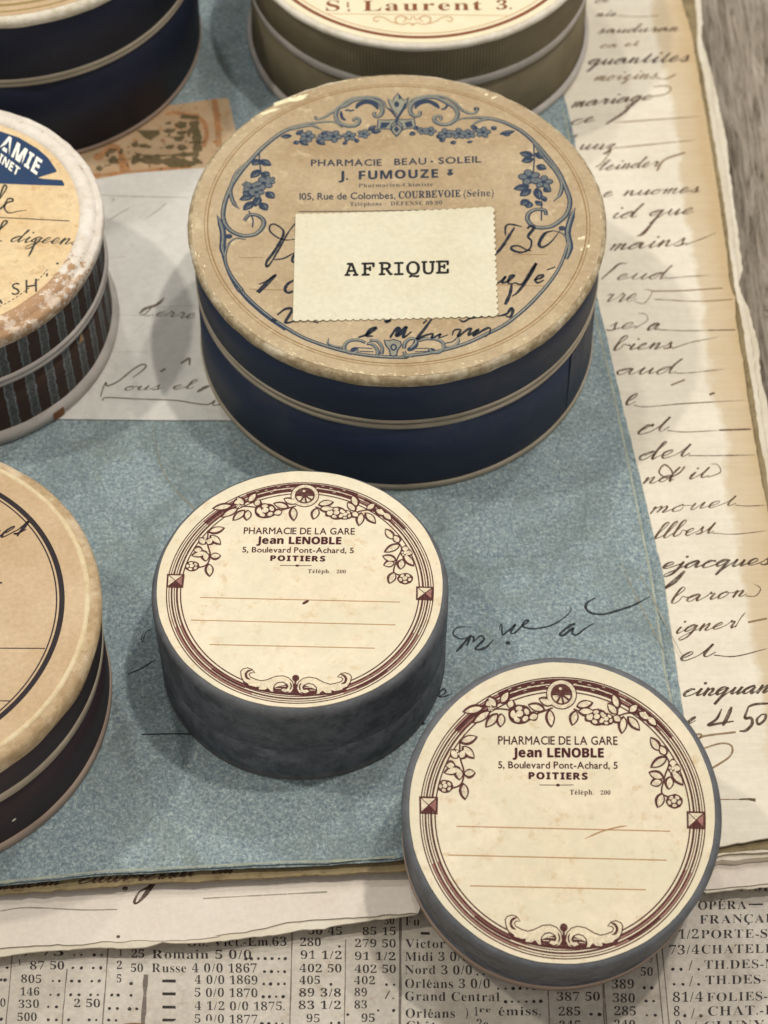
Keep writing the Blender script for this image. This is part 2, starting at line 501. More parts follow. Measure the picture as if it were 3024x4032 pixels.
def blue_material():
    k = M('blue_rag_paper', 0.9, 0.1)
    big = k.noise(0.35, 5, 0.6); md = k.noise(7.0, 3, 0.6, dist=0.6); fi = k.noise(13, 4, 0.75, dist=0.4); fb = k.noise(26, 2, 0.5, stretch=(1, 0.25, 1, 0.8))
    c = k.mix(k.ramp(big, (0.3, 0.0), (0.7, 1.0)), srgb(141, 155, 158), srgb(125, 142, 150))
    c = k.mix(k.math('MULTIPLY', k.ramp(md, (0.36, 0.0), (0.62, 1.0)), 0.55), c, srgb(164, 180, 180))
    c = k.mix(k.math('MULTIPLY', k.ramp(fi, (0.36, 1.0), (0.51, 0.0)), 0.70), c, srgb(94, 110, 120))
    c = k.mix(k.math('MULTIPLY', k.ramp(fi, (0.53, 0.0), (0.66, 1.0)), 0.62), c, srgb(204, 214, 208))
    c = k.mix(k.math('MULTIPLY', k.ramp(fb, (0.30, 1.0), (0.38, 0.0)), 0.5), c, srgb(84, 104, 118))
    st = k.noise(0.7, 6, 0.7); st2 = k.noise(0.33, 4, 0.6)
    c = k.mix(k.ramp(st, (0.56, 0.0), (0.74, 0.7)), c, srgb(126, 134, 124))
    c = k.mix(k.ramp(st2, (0.52, 0.0), (0.60, 0.30), (0.63, 0.0)), c, srgb(112, 120, 112))
    vr = k.n.new('ShaderNodeTexVoronoi'); vr.feature = 'DISTANCE_TO_EDGE'; vr.inputs['Scale'].default_value = 0.16
    k.l(k.co, vr.inputs['Vector']); cr = k.ramp(vr.outputs['Distance'], (0.0, 1.0), (0.035, 0.0))
    c = k.mix(k.math('MULTIPLY', cr, k.math('MULTIPLY', k.noise(0.9, 3), 0.5)), c, srgb(108, 120, 122))
    bm = k.math('ADD', k.math('ADD', k.math('MULTIPLY', fi, 0.06), k.noise(0.5, 3, 0.5)), k.math('MULTIPLY', cr, 0.15))
    k.color(c); k.bump(bm, 0.45, 0.30); return k.m
blue = blue_material()
def crumple(k, c):
    v = k.n.new('ShaderNodeTexVoronoi'); v.feature = 'DISTANCE_TO_EDGE'; v.inputs['Scale'].default_value = 0.55
    k.l(k.co, v.inputs['Vector'])
    k.crump = k.math('ADD', k.math('MULTIPLY', k.ramp(v.outputs['Distance'], (0.0, 0.0), (0.25, 1.0)), 0.5), k.noise(0.7, 4, 0.6))
    return c
white_pap = paper('grey_white_paper', srgb(228, 225, 217), srgb(212, 209, 201), srgb(182, 175, 160), grain=5, spots=0.62, gstr=0.3, fine=0.5, extra=crumple)
def edge_stain(p, q, width, colr):
    a, b = at(*p), at(*q); d = Vector((b.x-a.x, b.y-a.y)).normalized(); n = Vector((-d.y, d.x))
    if n.x < 0: n = -n
    c0 = -(n.x*a.x+n.y*a.y)
    def f(k, c):
        X = k.sep()
        dd = k.math('ADD', k.math('ADD', k.math('MULTIPLY', X[0], n.x), k.math('MULTIPLY', X[1], n.y)), c0)
        w_ = k.noise(0.6, 5, 0.65)
        t = k.math('ADD', k.math('DIVIDE', dd, width), k.math('MULTIPLY', k.math('SUBTRACT', w_, 0.5), 0.9))
        c = k.mix(k.ramp(k.math('ADD', t, 1.0, clamp=True), (0.16, 0.0), (0.32, 0.62), (0.7, 0.78), (1.0, 1.0)), c, colr)
        lines = k.noise(11, 2, stretch=(0.08, 1, 1))
        return k.mix(0.12, c, k.ramp(lines, (0.35, 0.6), (0.6, 1.0)), 'MULTIPLY')
    return f
manu = paper('old_letter_paper', srgb(238, 230, 212), srgb(226, 216, 196), srgb(196, 170, 128), grain=6, spots=0.64, gstr=0.25, bump=0.35,
             extra=edge_stain((2690, 0), (3010, 1893), 1.05, srgb(198, 174, 136)))
manu_brown = paper('browned_paper', srgb(190, 172, 136), srgb(150, 128, 94), srgb(120, 88, 52), grain=6, spots=0.55, gstr=0.4)
manu_shaded = paper('browned_shaded_paper', srgb(160, 144, 110), srgb(126, 108, 78), srgb(92, 74, 48), grain=6, spots=0.5, gstr=0.5)  # brownish leaf, toned down further to paint the shade below the folder edge
manu_white = paper('deckle_paper', srgb(226, 218, 200), srgb(206, 194, 172), srgb(184, 160, 124), grain=5, spots=0.62, gstr=0.3)
strip_pap = paper('pinkish_letter_paper', srgb(231, 221, 208), srgb(222, 210, 196), srgb(186, 168, 142), grain=9, spots=0.68, gstr=0.3, bump=0.6)
news_pap = paper('newsprint', srgb(214, 206, 194), srgb(196, 186, 172), srgb(158, 142, 116), grain=8, spots=0.56, gstr=0.6, bump=1.0)
def wood_material():
    k = M('grey_weathered_wood', 0.8, 0.2)
    g = k.noise(4.6, 6, 0.75, dist=1.3, stretch=(1, 0.09, 1, -0.10)); g2 = k.noise(12, 4, 0.7, dist=0.8, stretch=(1, 0.08, 1, -0.10)); b = k.noise(0.5, 3)
    c = k.ramp(g, (0.36, srgb(84, 74, 62)), (0.44, srgb(136, 125, 110)), (0.56, srgb(166, 155, 140)), (0.70, srgb(184, 174, 160)))
    c = k.mix(0.55, c, k.ramp(g2, (0.35, 0.55), (0.55, 1.0)), 'MULTIPLY')
    k.color(k.mix(0.35, c, k.ramp(b, (0.3, 0.6), (0.7, 1.0)), 'MULTIPLY')); k.bump(g, 0.5, 0.04); return k.m
wood = wood_material()
def cloth_paper(name, col, col2, rough=0.5, spec=0.35, scuff=None, fade_sheen=None):
    k = M(name, rough, spec)
    n = k.noise(1.2, 4, 0.6); f = k.noise(26, 3, 0.7)
    c = k.mix(k.ramp(n, (0.3, 0.0), (0.75, 1.0)), col, col2)
    if scuff: c = k.mix(k.ramp(k.noise(4.0, 8, 0.85), (0.70, 0.0), (0.78, 0.5)), c, scuff)
    if fade_sheen: c = k.mix(k.ramp(k.noise(0.42, 4, 0.7), (0.50, 0.0), (0.68, 0.8)), c, fade_sheen)  # paler patches put the sheen of light on the navy sides into the colour
    k.color(c); k.bump(k.math('ADD', f, k.math('MULTIPLY', n, 1.5)), 0.35, 0.02); return k.m
navy = cloth_paper('navy_glazed_paper', srgb(24, 40, 68), srgb(34, 46, 68), 0.62, 0.45, srgb(84, 86, 100), srgb(58, 58, 72))
navy2 = cloth_paper('dark_navy_paper', srgb(15, 22, 44), srgb(22, 28, 50), 0.6, 0.4)
plum = cloth_paper('dark_plum_paper', srgb(44, 31, 38), srgb(52, 36, 40), 0.6, 0.4, srgb(90, 78, 78))
def grey_paint():
    k = M('slate_grey_paint', 0.55, 0.35)
    X = k.sep(); n = k.noise(1.0, 5, 0.65); br = k.noise(2.2, 6, 0.75); f = k.noise(30, 2)
    c = k.mix(k.ramp(n, (0.3, 0.0), (0.7, 1.0)), srgb(104, 107, 114), srgb(80, 84, 92))
    c = k.mix(k.ramp(br, (0.40, 0.85), (0.56, 0.0)), c, srgb(60, 64, 70))
    c = k.mix(k.ramp(k.noise(5, 8, 0.85), (0.60, 0.0), (0.70, 0.45)), c, srgb(140, 132, 124))
    ln = k.noise(22, 4, 0.8)
    c = k.mix(0.35, c, k.ramp(ln, (0.35, 0.6), (0.6, 1.0)), 'MULTIPLY')
    c = k.mix(k.ramp(k.noise(3.1, 9, 0.9), (0.66, 0.0), (0.70, 0.5)), c, srgb(146, 140, 132))
    c = k.mix(k.ramp(k.math('SUBTRACT', X[2], k.math('MULTIPLY', br, 0.3)), (0.0, 0.35), (0.12, 0.0)), c, srgb(128, 118, 106))
    c = k.mix(k.math('MULTIPLY', k.ramp(k.math('ADD', k.math('SUBTRACT', X[2], 2.55), k.math('MULTIPLY', br, 0.25)), (0.08, 0.0), (0.22, 0.45)), 1.0), c, srgb(116, 117, 119))
    z = k.ramp(X[2], (0.0, 0.0), (1.0, 1.0))
    k.color(c); k.bump(k.math('ADD', br, k.math('MULTIPLY', n, 2.0)), 0.6, 0.04); return k.m
grey = grey_paint()
band_tan = cloth_paper('tan_edging', srgb(184, 172, 152), srgb(158, 146, 126), 0.7, 0.3, srgb(204, 190, 166))
band_dark = cloth_paper('gap_shadow_line', srgb(52, 42, 34), srgb(38, 30, 26), 0.8, 0.1)
band_white = cloth_paper('grey_white_edging', srgb(196, 188, 180), srgb(170, 163, 156), 0.65, 0.3, srgb(120, 100, 84))
band_pink = cloth_paper('pinkish_edging', srgb(178, 158, 142), srgb(156, 136, 122), 0.7, 0.3, srgb(110, 92, 78))
def worn_rim(name, a, b, c_, lo=0.42, hi=0.58, brown=None):
    k = M(name, 0.8, 0.2)
    n = k.noise(4.5, 7, 0.75); n2 = k.noise(1.3, 4, 0.6)
    c = k.mix(k.ramp(n, (lo, 0.0), (hi, 1.0)), a, b)
    c = k.mix(k.ramp(n2, (0.5, 0.0), (0.7, 0.7)), c, c_)
    if brown:
        X = k.sep(); ang = k.math('ARCTAN2', X[1], X[0])
        msk = k.math('ADD', k.ramp(k.math('ABSOLUTE', k.math('ADD', ang, 1.08)), (0.30, 0.55), (0.95, 0.0)), k.math('MULTIPLY', k.math('SUBTRACT', n, 0.5), 1.9))
        c = k.mix(k.ramp(msk, (0.24, 0.0), (0.30, 1.0)), c, k.mix(k.ramp(k.noise(3.2, 5, 0.75), (0.50, 0.0), (0.56, 1.0)), brown, srgb(226, 206, 184)))
    k.color(c); k.bump(n, 0.8, 0.05); return k.m
rimA = worn_rim('worn_tan_rim', srgb(196, 180, 148), srgb(152, 134, 104), srgb(232, 222, 198), 0.38, 0.56)
rimC = worn_rim('chipped_white_rim', srgb(238, 230, 218), srgb(216, 204, 188), srgb(246, 240, 230), 0.35, 0.7, srgb(184, 148, 114))
rimD = worn_rim('worn_pale_rim', srgb(202, 178, 142), srgb(174, 148, 112), srgb(230, 214, 186), 0.36, 0.60)
ridgeD = worn_rim('rubbed_ridge', srgb(232, 214, 178), srgb(208, 184, 142), srgb(234, 220, 188), 0.3, 0.7)
rimB = worn_rim('ivory_rim', srgb(236, 228, 212), srgb(222, 212, 194), srgb(240, 234, 222))
rimE = worn_rim('pale_edge_rim', srgb(222, 214, 198), srgb(196, 186, 160), srgb(230, 222, 206))
def rib_cloth():
    k = M('olive_ribbed_cloth', 0.8, 0.25)
    X = k.sep(); ang = k.math('ARCTAN2', X[1], X[0])
    s1 = k.math('SINE', k.math('MULTIPLY', ang, 330.0)); s2 = k.math('SINE', k.math('MULTIPLY', X[2], 60.0))
    n = k.noise(1.5, 4)
    c = k.mix(k.ramp(n, (0.3, 0.0), (0.7, 1.0)), srgb(150, 139, 112), srgb(132, 121, 96))
    c = k.mix(k.math('MULTIPLY', k.math('ADD', s1, 1.0), 0.22), c, srgb(92, 83, 64))
    c = k.mix(k.math('MULTIPLY', k.math('ADD', s2, 1.0), 0.08), c, srgb(60, 52, 38))
    k.color(c); k.bump(s1, 0.5, 0.02); return k.m
olive = rib_cloth()
def stripe_paper():
    k = M('brown_paper_with_blue_grey_stripes', 0.75, 0.2)
    X = k.sep(); ang = k.math('ARCTAN2', X[1], X[0])
    wob = k.noise(7, 3, 0.6)
    t = k.math('ADD', k.math('MULTIPLY', ang, 44/(2*math.pi)), k.math('MULTIPLY', k.math('SUBTRACT', wob, 0.5), 0.22))
    fr = k.math('FRACT', t)
    d = k.math('ABSOLUTE', k.math('SUBTRACT', fr, 0.5))      # 0 at stripe centre
    blk = k.ramp(d, (0.13, 1.0), (0.17, 0.0))
    edge = k.math('MULTIPLY', k.ramp(d, (0.13, 0.0), (0.16, 1.0)), k.ramp(d, (0.21, 1.0), (0.24, 0.0)))
    sp = k.noise(16, 3, 0.7)
    c = k.mix(k.noise(1.2, 3), srgb(70, 54, 47), srgb(82, 62, 54))
    c = k.mix(k.math('MULTIPLY', blk, 0.9), c, k.mix(k.ramp(sp, (0.4, 0.0), (0.6, 1.0)), srgb(82, 84, 84), srgb(116, 120, 118)))
    c = k.mix(k.math('MULTIPLY', edge, k.ramp(sp, (0.35, 0.35), (0.55, 1.0))), c, srgb(140, 148, 150))
    k.color(c); k.bump(sp, 0.2, 0.01); return k.m
stripes = stripe_paper()
ink_blue = ink('blue_print', srgb(44, 58, 80), 0.3, 14)
ink_blue_md = ink('mid_blue_print', srgb(102, 108, 110), 0.3, 14)
ink_blue_lt = ink('pale_blue_print', srgb(140, 138, 122), 0.3, 10)
ink_text = ink('slate_type_ink', srgb(50, 58, 72), 0.45, 14)
ink_pen = ink('blue_black_pen_ink', srgb(30, 38, 52), 0.35, 10)
ink_type = ink('typewriter_ink', srgb(34, 30, 30), 0.75, 14, lo=.34, hi=.52)
ink_mar = ink('maroon_print', srgb(82, 42, 40), 0.4, 16)
ink_mar_lt = ink('pale_maroon_print', srgb(226, 212, 184), 0.45, 16)
ink_mar_md = ink('mid_maroon_print', srgb(158, 112, 104), 0.4, 14)
ink_rule = ink('faint_brown_rule', srgb(176, 136, 96), 0.5, 5)
ink_brn = ink('iron_gall_ink', srgb(92, 68, 48), 0.65, 5, hi=0.62)
ink_dk = ink('dark_iron_gall_ink', srgb(76, 58, 45), 0.6, 6, hi=0.64)
ink_faint = ink('faded_iron_gall_ink', srgb(138, 112, 80), 0.7, 4)
ink_news = ink('newspaper_ink', srgb(50, 45, 43), 0.65, 9, lo=0.30, hi=0.52)
ink_bluefolder = ink('black_pen_ink_on_blue', srgb(46, 50, 54), 0.5, 8)
ink_crease = ink('crease_line', srgb(150, 146, 128), 0.8, 3)
ink_edge = ink('rubbed_paper_edge', srgb(164, 168, 152), 0.45, 3)
ink_brown3 = ink('brown_lettering', srgb(128, 72, 44), 0.35, 10)
ink_blue_solid = ink('blue_panel_print', srgb(38, 62, 96), 0.2, 8)
ink_white = ink('reversed_out_letter', srgb(250, 240, 222), 0.05, 8)
ink_black = ink('black_ring_print', srgb(44, 38, 42), 0.2, 10)
ink_stamp = ink('olive_stamp_ink', srgb(100, 88, 60), 0.6, 7)
ink_stamp2 = ink('orange_stamp_ink', srgb(182, 130, 86), 0.8, 4)
ink_adh = ink('torn_paper_scar', srgb(176, 120, 72), 0.3, 6)

# ================================================================== SETTING
tb, _ = sheet('table_top', [(-26, -26), (26, -26), (26, 44), (-26, 44)], -1.4, 1.5, wood)
tb['kind'] = 'structure'
W2 = lambda pts, z: [Vector((at(x, y, z).x, at(x, y, z).y)) for x, y in pts]

# ---- newspaper
news_root = thing('newspaper', 'old yellowed newspaper with columns of share prices lying under the letters', 'newspaper', (0, 0, 0))
o, Hn = sheet('newspaper_page', rough_outline(W2([(-500, -300), (2560, -300), (2640, 600), (2740, 1500), (2900, 2300), (3350, 3000), (3600, 4300), (-600, 4500)], -0.93), 0.04), -0.93, 0.46, news_pap, news_root, wave=0.09, step=.8)
# ---- stack of letters under the folder
def bundle(name, label, px, z, th, mat, amp, seed, mask=None, wave=0.0, cat='letter', group=None, hf=None):
    root = thing(name, label, cat, (0, 0, 0), group=group)
    o, H = sheet('page', rough_outline(W2(px, z), amp, seed=seed, mask=mask), z, th, mat, root, wave=wave, hf=hf)
    return root, H
UNDER = [(2700, 3460), (2640, 3470), (2300, 3470), (1760, 3480), (1660, 3560)]
pad_px = [(-400, 1000), (2600, 300), (2700, 800), (2900, 1600), (3100, 2600), (3150, 3440), (2780, 3470)] + UNDER + [(1480, 3590), (900, 3640), (400, 3680), (-400, 3730)]
bundle('paper_bundle', 'thick bundle of old papers hidden beneath the white deckle-edged sheets', pad_px, -0.60, 0.31, manu_brown, 0.05, 3.0, cat='paper bundle')
low_px = [(-500, 1500), (2500, 1200), (3150, 2400), (3150, 3478), (2900, 3500), (2781, 3515)] + UNDER + \
  [(800+x*.5425, 3350+y*.5425) for x, y in [(1550, 458), (1400, 485), (1200, 508), (1100, 522), (920, 548), (880, 566), (680, 577), (560, 602), (420, 622), (250, 640), (110, 652)]] + \
  [(x*.5425, 3350+y*.5425) for x, y in [(1320, 668), (1180, 662), (1060, 698), (900, 706), (680, 702), (450, 718), (200, 738), (0, 768), (-700, 800)]]
bundle('letter_sheet', 'lower torn white sheet peeping out below the strip of blank letter paper', low_px, -0.54, 0.04, manu_white, 0.045, 8.0)
up_px = [(-500, 1500), (2500, 1200), (3150, 2400), (3150, 3462), (2900, 3490), (2781, 3502)] + UNDER + \
  [(800+x*.5425, 3350+y*.5425) for x, y in [(1560, 455), (1300, 462), (1000, 488), (760, 503), (600, 518), (450, 560), (300, 590), (150, 603), (0, 622)]] + \
  [(x*.5425, 3350+y*.5425) for x, y in [(1600, 615), (1500, 630), (1330, 648), (1150, 650), (1000, 645), (850, 660), (740, 655), (600, 680), (420, 676), (250, 686), (0, 708), (-700, 730)]]
r3, H3 = bundle('letter_sheet', 'blank pinkish letter paper strip with torn deckle edge between blue folder and newspaper', up_px, -0.50, 0.02, strip_pap, 0.035, 12.0, wave=0.03)
m2_px = [(2300, -300), (2759, -60), (2760, 0), (2754, 111), (2790, 247), (2827, 383), (2864, 586), (2889, 802), (2907, 920), (2905, 925), (2925, 1064), (2905, 1119), (2945, 1208), (2975, 1322), (2995, 1446), (3022, 1595), (3100, 2200), (3180, 3350), (3070, 3372), (2750, 3392), (2700, 3440), (2300, 3440), (1760, 3450), (1500, 2000)]
for zz, off, mt, lab in ((-0.235, 16, manu_white, 'white thin leaf just showing between browned leaf and deckle-edged sheets'), (-0.268, 4, manu_brown, 'dark thin leaf peeping out lowest before the deckle-edged sheets')):
    bundle('letter_sheet', lab, [(2300, -300), (2700+off, -60), (2744+off, 0), (2748+off, 154), (2784+off, 340), (2812+off, 525), (2846+off, 710), (2872+off, 926), (2886+off, 1060), (2893+off, 1123), (2924+off, 1248), (2962+off, 1496), (2992+off, 1695), (3022+off, 1893), (3115, 2300), (3160, 3350), (2900, 3366-off/3), (2750, 3376-off/3), (2690, 3400), (2300, 3400), (1760, 3410), (1500, 2000)], zz, .025, mt, .05, 60+off, wave=0.02)
bundle('letter_sheet', 'pale deckle-edged sheets sticking out to the right under the written letter', m2_px, -0.30, 0.19, manu_white, 0.06, 21.0, wave=0.02)
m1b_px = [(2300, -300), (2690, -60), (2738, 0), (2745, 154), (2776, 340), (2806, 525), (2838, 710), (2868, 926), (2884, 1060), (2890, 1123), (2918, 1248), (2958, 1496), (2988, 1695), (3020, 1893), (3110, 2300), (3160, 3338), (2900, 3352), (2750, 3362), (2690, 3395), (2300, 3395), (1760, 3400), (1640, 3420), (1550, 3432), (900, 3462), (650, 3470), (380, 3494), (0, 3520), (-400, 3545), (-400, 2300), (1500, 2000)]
r1b, H1b = bundle('letter_sheet', 'browned lower leaf of the written letter, darkened with painted folder shade, showing as a thin dark edge', m1b_px, -0.22, 0.06, manu_shaded, 0.05, 27.0, wave=0.02)
m1_px = [(-400, 2200), (1400, -300), (2640, -300), (2685, 0), (2728, 154), (2759, 340), (2790, 525), (2821, 710), (2852, 926), (2866, 1050), (2875, 1118), (2895, 1170), (2895, 1248), (2935, 1496), (2965, 1695), (2998, 1893), (3040, 2080), (3110, 2600), (3140, 3282), (3024, 3299), (2831, 3333), (2740, 3345), (2690, 3330), (2300, 3330), (1700, 3345), (1600, 3360), (900, 3380), (380, 3400), (0, 3440), (-400, 3470)]
r1, H1 = bundle('handwritten_letter', 'cream handwritten French letter with browned right edge, beside and under the blue folder', m1_px, -0.10, 0.05, manu, 0.03, 33.0, wave=0.03)
# ---- blue folder
fold = thing('blue_folder', 'mottled blue paper folder with worn edges under the round boxes', 'folder', (0, 0, 0))
fb_px = [(-450, 600), (-450, -500), (2160, -500), (2200, 300), (2236, 432), (2262, 543), (2300, 900), (2364, 1228), (2399, 1372), (2448, 1580), (2508, 1829), (2560, 2050), (2612, 2272), (2650, 2540), (2689, 2800), (2715, 2950), (2740, 3285), (2690, 3290), (2250, 3285), (1700, 3290), (1620, 3375), (1554, 3388), (1288, 3407), (900, 3420), (542, 3440), (380, 3449), (190, 3468), (0, 3487), (-450, 3510)]
o, HB = sheet('back_cover', rough_outline(W2(fb_px, -0.06), 0.025, seed=41), -0.06, 0.03, blue, fold, wave=0.004)
ff_px = [(-450, 600), (-450, -500), (2150, -500), (2185, 300), (2218, 432), (2243, 543), (2290, 900), (2346, 1213), (2418, 1521), (2460, 1720), (2498, 1900), (2567, 2247), (2600, 2450), (2627, 2644), (2655, 2800), (2690, 3270), (2650, 3280), (2250, 3275), (1700, 3280), (1620, 3365), (1554, 3380), (1440, 3376), (1288, 3399), (1147, 3400), (900, 3412), (542, 3431), (380, 3440), (190, 3461), (0, 3480), (-450, 3500)]
out_f = rough_outline(W2(ff_px, 0), 0.022, seed=44)
o, HF = sheet('front_cover', out_f, 0.0, 0.035, blue, fold)
I = Ink(plane_loc(0), lambda x, y: 0.0)
e_pts = [(2222, 440), (2246, 543), (2293, 900), (2343, 1213), (2415, 1521), (2457, 1720), (2494, 1900), (2563, 2247), (2596, 2450), (2623, 2644), (2652, 2800), (2688, 3240)]
I.rib([(x-5, y) for x, y in e_pts], 0.045, wob=.5)
I.rib([(x*.5425, 3350+y*.5425-7) for x, y in [(0, 240), (350, 205), (700, 165), (1000, 150), (1659, 115)]]+[(1147, 3393), (1288, 3392), (1554, 3373)], 0.045, wob=1.0)
I.done('rubbed_edge', ink_edge, fold)
I = Ink(plane_loc(0), lambda x, y: 0.0)
k = c1(1600, 2300, .663)
for w_, p in [(.035, [(385, 302), (345, 325), (300, 318), (277, 290), (310, 256), (400, 256)]), (.06, [(295, 403), (330, 365), (385, 300)]), (.05, [(385, 300), (372, 335), (358, 368)]),
              (.045, [(345, 345), (375, 312), (400, 318), (393, 345)]), (.06, [(395, 345), (440, 308), (463, 325), (440, 352), (410, 383), (440, 388), (480, 370), (520, 328)]),
              (.045, [(553, 270), (560, 238), (568, 250), (570, 300), (600, 282), (650, 238), (620, 285), (640, 292), (680, 255), (705, 220), (725, 215), (715, 232), (690, 252), (760, 265), (860, 245), (930, 205), (975, 160), (975, 128)]),
              (.055, [(960, 243), (1000, 235), (950, 262), (912, 298), (935, 303), (990, 262), (985, 290), (1010, 302), (1060, 265), (1112, 233)]),
              (.06, [(1125, 82), (1080, 105), (1065, 140), (1100, 172), (1180, 178), (1290, 146), (1350, 125), (1445, 75)]),
              (.04, [(190, 672), (232, 645), (225, 622), (200, 640), (195, 668), (225, 668), (270, 652)]), (.10, [(60, 832), (80, 828), (110, 826)])]:
    I.rib([k(*q) for q in p], w_, taper=(.4, .3), wob=.5)
I.ell(I.loc(*k(603, 350)), .055, .05)
I.rib([(559, 2892), (650, 2890), (753, 2890)], .035, smooth=0)
I.rib([(560, 2530), (575, 2490), (600, 2478)], .02, taper=(.3, .3)); I.rib([(565, 2528), (556, 2516), (565, 2495)], .02)
I.rib([(505, 2655), (560, 2630), (612, 2598)], .035, taper=(.7, .3))
for _ in range(60):
    x, y = random.uniform(60, 2500), random.uniform(1700, 3350)
    a = random.uniform(0, 3); L_ = random.uniform(4, 11)
    I.rib([(x, y), (x+L_*math.cos(a), y+L_*math.sin(a)*.7)], random.uniform(.012, .03), smooth=0, taper=(.4, .4))
I.done('pen_writing', ink_bluefolder, fold)
I = Ink(plane_loc(0), lambda x, y: 0.0)
for p in [[(2640, 2620), (2570, 2480), (2500, 2340), (2440, 2200)], [(2700, 2610), (2560, 2340), (2520, 2260)], [(600, 1660), (640, 1850), (760, 2000), (900, 2080)]]:
    I.rib(p, .03, taper=(.2, .2), wob=.8)
I.done('crease', ink_crease, fold)
# ---- white sheet and stamp lying on the folder
ws = thing('paper_sheet', 'crumpled greyish white sheet with faded handwriting on the blue folder', 'paper sheet', (0, 0, 0))
def crump(x, y): return 0.0
ws_px = [(-400, 1648), (-400, 760), (0, 735), (370, 707), (497, 684), (746, 664), (1000, 650), (1500, 640), (1550, 900), (1500, 1500), (1200, 1657), (900, 1655), (560, 1653), (233, 1650), (0, 1649)]
o, HW = sheet('page', rough_outline(W2(ws_px, 0.03), 0.012, seed=51), 0.03, 0.010, white_pap, ws)
I = Ink(plane_loc(.03), lambda x, y: .03)
k = c1(0, 400, .4972)
write(I, 'Lerre', k(1110, 1690), k(1540, 1720), 42*.4972, .045)
I.rib([k(1105, 1680), k(1150, 1640), k(1240, 1610), k(1300, 1555)], .08, taper=(.5, .3))
I.rib([k(1430, 2075), k(1470, 2050), k(1500, 2035), k(1500, 2090)], .06, taper=(.5, .5)); I.rib([k(1270, 2140), k(1310, 2115)], .05, smooth=0)
k = c1(0, 1300, .5425)
I.rib([k(730, 485), k(745, 430), k(770, 380), k(780, 405), k(860, 370), k(960, 290), k(1030, 250), k(1060, 265), k(1000, 320), k(960, 345)], .045, taper=(.6, .4))
write(I, 'ous el', k(890, 438), k(1400, 425), 30*.5425, .055)
I.rib([k(1430, 450), k(1480, 420), k(1520, 405)], .08, taper=(.4, .6))
I.rib([k(740, 512), k(780, 490), k(1000, 500), k(1270, 510), k(1400, 530), k(1510, 540), k(1560, 510), k(1545, 545), k(1600, 540)], .035)
I.done('handwriting', ink('faded_grey_ink', srgb(104, 92, 72), 0.6, 5), ws)
I = Ink(plane_loc(.03), lambda x, y: .03)
k = c1(0, 400, .4972)
for p in [[(790, 740), (1000, 750), (1500, 760)], [(850, 950), (940, 890), (1030, 840)], [(1150, 930), (1250, 860), (1320, 800)], [(830, 1240), (1000, 1230)], [(1060, 1830), (1150, 1750)], [(820, 1980), (1180, 1985)],
          [(860, 770), (905, 770), (880, 800)], [(860, 870), (905, 860)], [(900, 1690), (1540, 1700)], [(1200, 1630), (1540, 1615)]]:
    I.rib([k(*q) for q in p], .05, taper=(.2, .2), wob=.6)
I.done('crease', ink('faint_fold', srgb(186, 182, 170), 0.7, 3), ws)
st_root = thing('revenue_stamp', 'orange brown printed stamp tucked between dark navy box and white sheet', 'stamp', (0, 0, 0))
stp = paper('stamp_paper', srgb(202, 176, 142), srgb(184, 150, 112), srgb(172, 124, 84), grain=4, spots=0.52, gstr=0.3)
o, _ = sheet('stamp_paper', rough_outline(W2([(120, 560), (400, 470), (651, 416), (820, 393), (898, 386), (914, 450), (932, 530), (990, 700), (374, 760), (150, 800)], 0.008), 0.02, seed=57), 0.008, 0.006, stp, st_root)
I = Ink(plane_loc(.008), lambda x, y: .008, 0.003); J = Ink(plane_loc(.008), lambda x, y: .008, 0.0015)
k = c1(0, 0, .6028)
J.rib([k(1120, 730), k(1300, 770), k(1350, 860), k(1330, 960)], .12); J.rib([k(1400, 650), k(1420, 800), k(1430, 960)], .16)
J.rib([k(600, 1150), k(800, 1130), k(1250, 1090)], .12, wob=1); J.rib([k(620, 1040), k(760, 960), k(820, 1120)], .2, wob=1)
I.rib([k(1180, 760), k(1300, 770)], .16, smooth=0); I.rib([k(1265, 790), k(1285, 880), k(1290, 990)], .22, wob=.8)
I.rib([k(860, 1040), k(1000, 1050), k(1150, 1060), k(1250, 1070), k(1300, 1040)], .26, wob=1.0); I.rib([k(890, 1010), k(1000, 1020), k(1300, 1005)], .1, wob=1.2)
I.poly([k(890, 850), k(1040, 850), k(1045, 880), k(980, 915), k(950, 905)])
for x, y, a, b in [(1110, 855, .14, .08), (1185, 815, .17, .12), (1190, 865, .14, .09), (1110, 960, .13, .08), (950, 955, .2, .07), (880, 945, .1, .1), (1170, 905, .14, .1), (730, 985, .13, .1), (740, 1045, .13, .14), (650, 1100, .1, .1),
                   (1190, 965, .14, .1), (1200, 1010, .1, .1), (700, 1010, .06, .1), (790, 990, .05, .1), (1100, 805, .1, .05), (860, 820, .1, .06), (1240, 860, .06, .2), (1285, 930, .2, .06)]:
    I.ell(I.loc(*k(x, y)), a, b, random.uniform(-.3, .3), jit=.25)
for i in range(90):
    x, y = random.uniform(640, 1290), random.uniform(770, 1110)
    if y > 1500-0.62*x: I.ell(I.loc(*k(x, y)), random.uniform(.02, .07), random.uniform(.015, .04), random.choice((0, 0, 1.5)), jit=.3, n=8)
for i in range(40): J.ell(J.loc(*k(random.uniform(620, 1480), random.uniform(680, 1130))), random.uniform(.03, .10), random.uniform(.02, .06), random.uniform(0, 3), jit=.3, n=8)
J.done('printed_border', ink_stamp2, st_root); I.done('printed_design', ink_stamp, st_root)

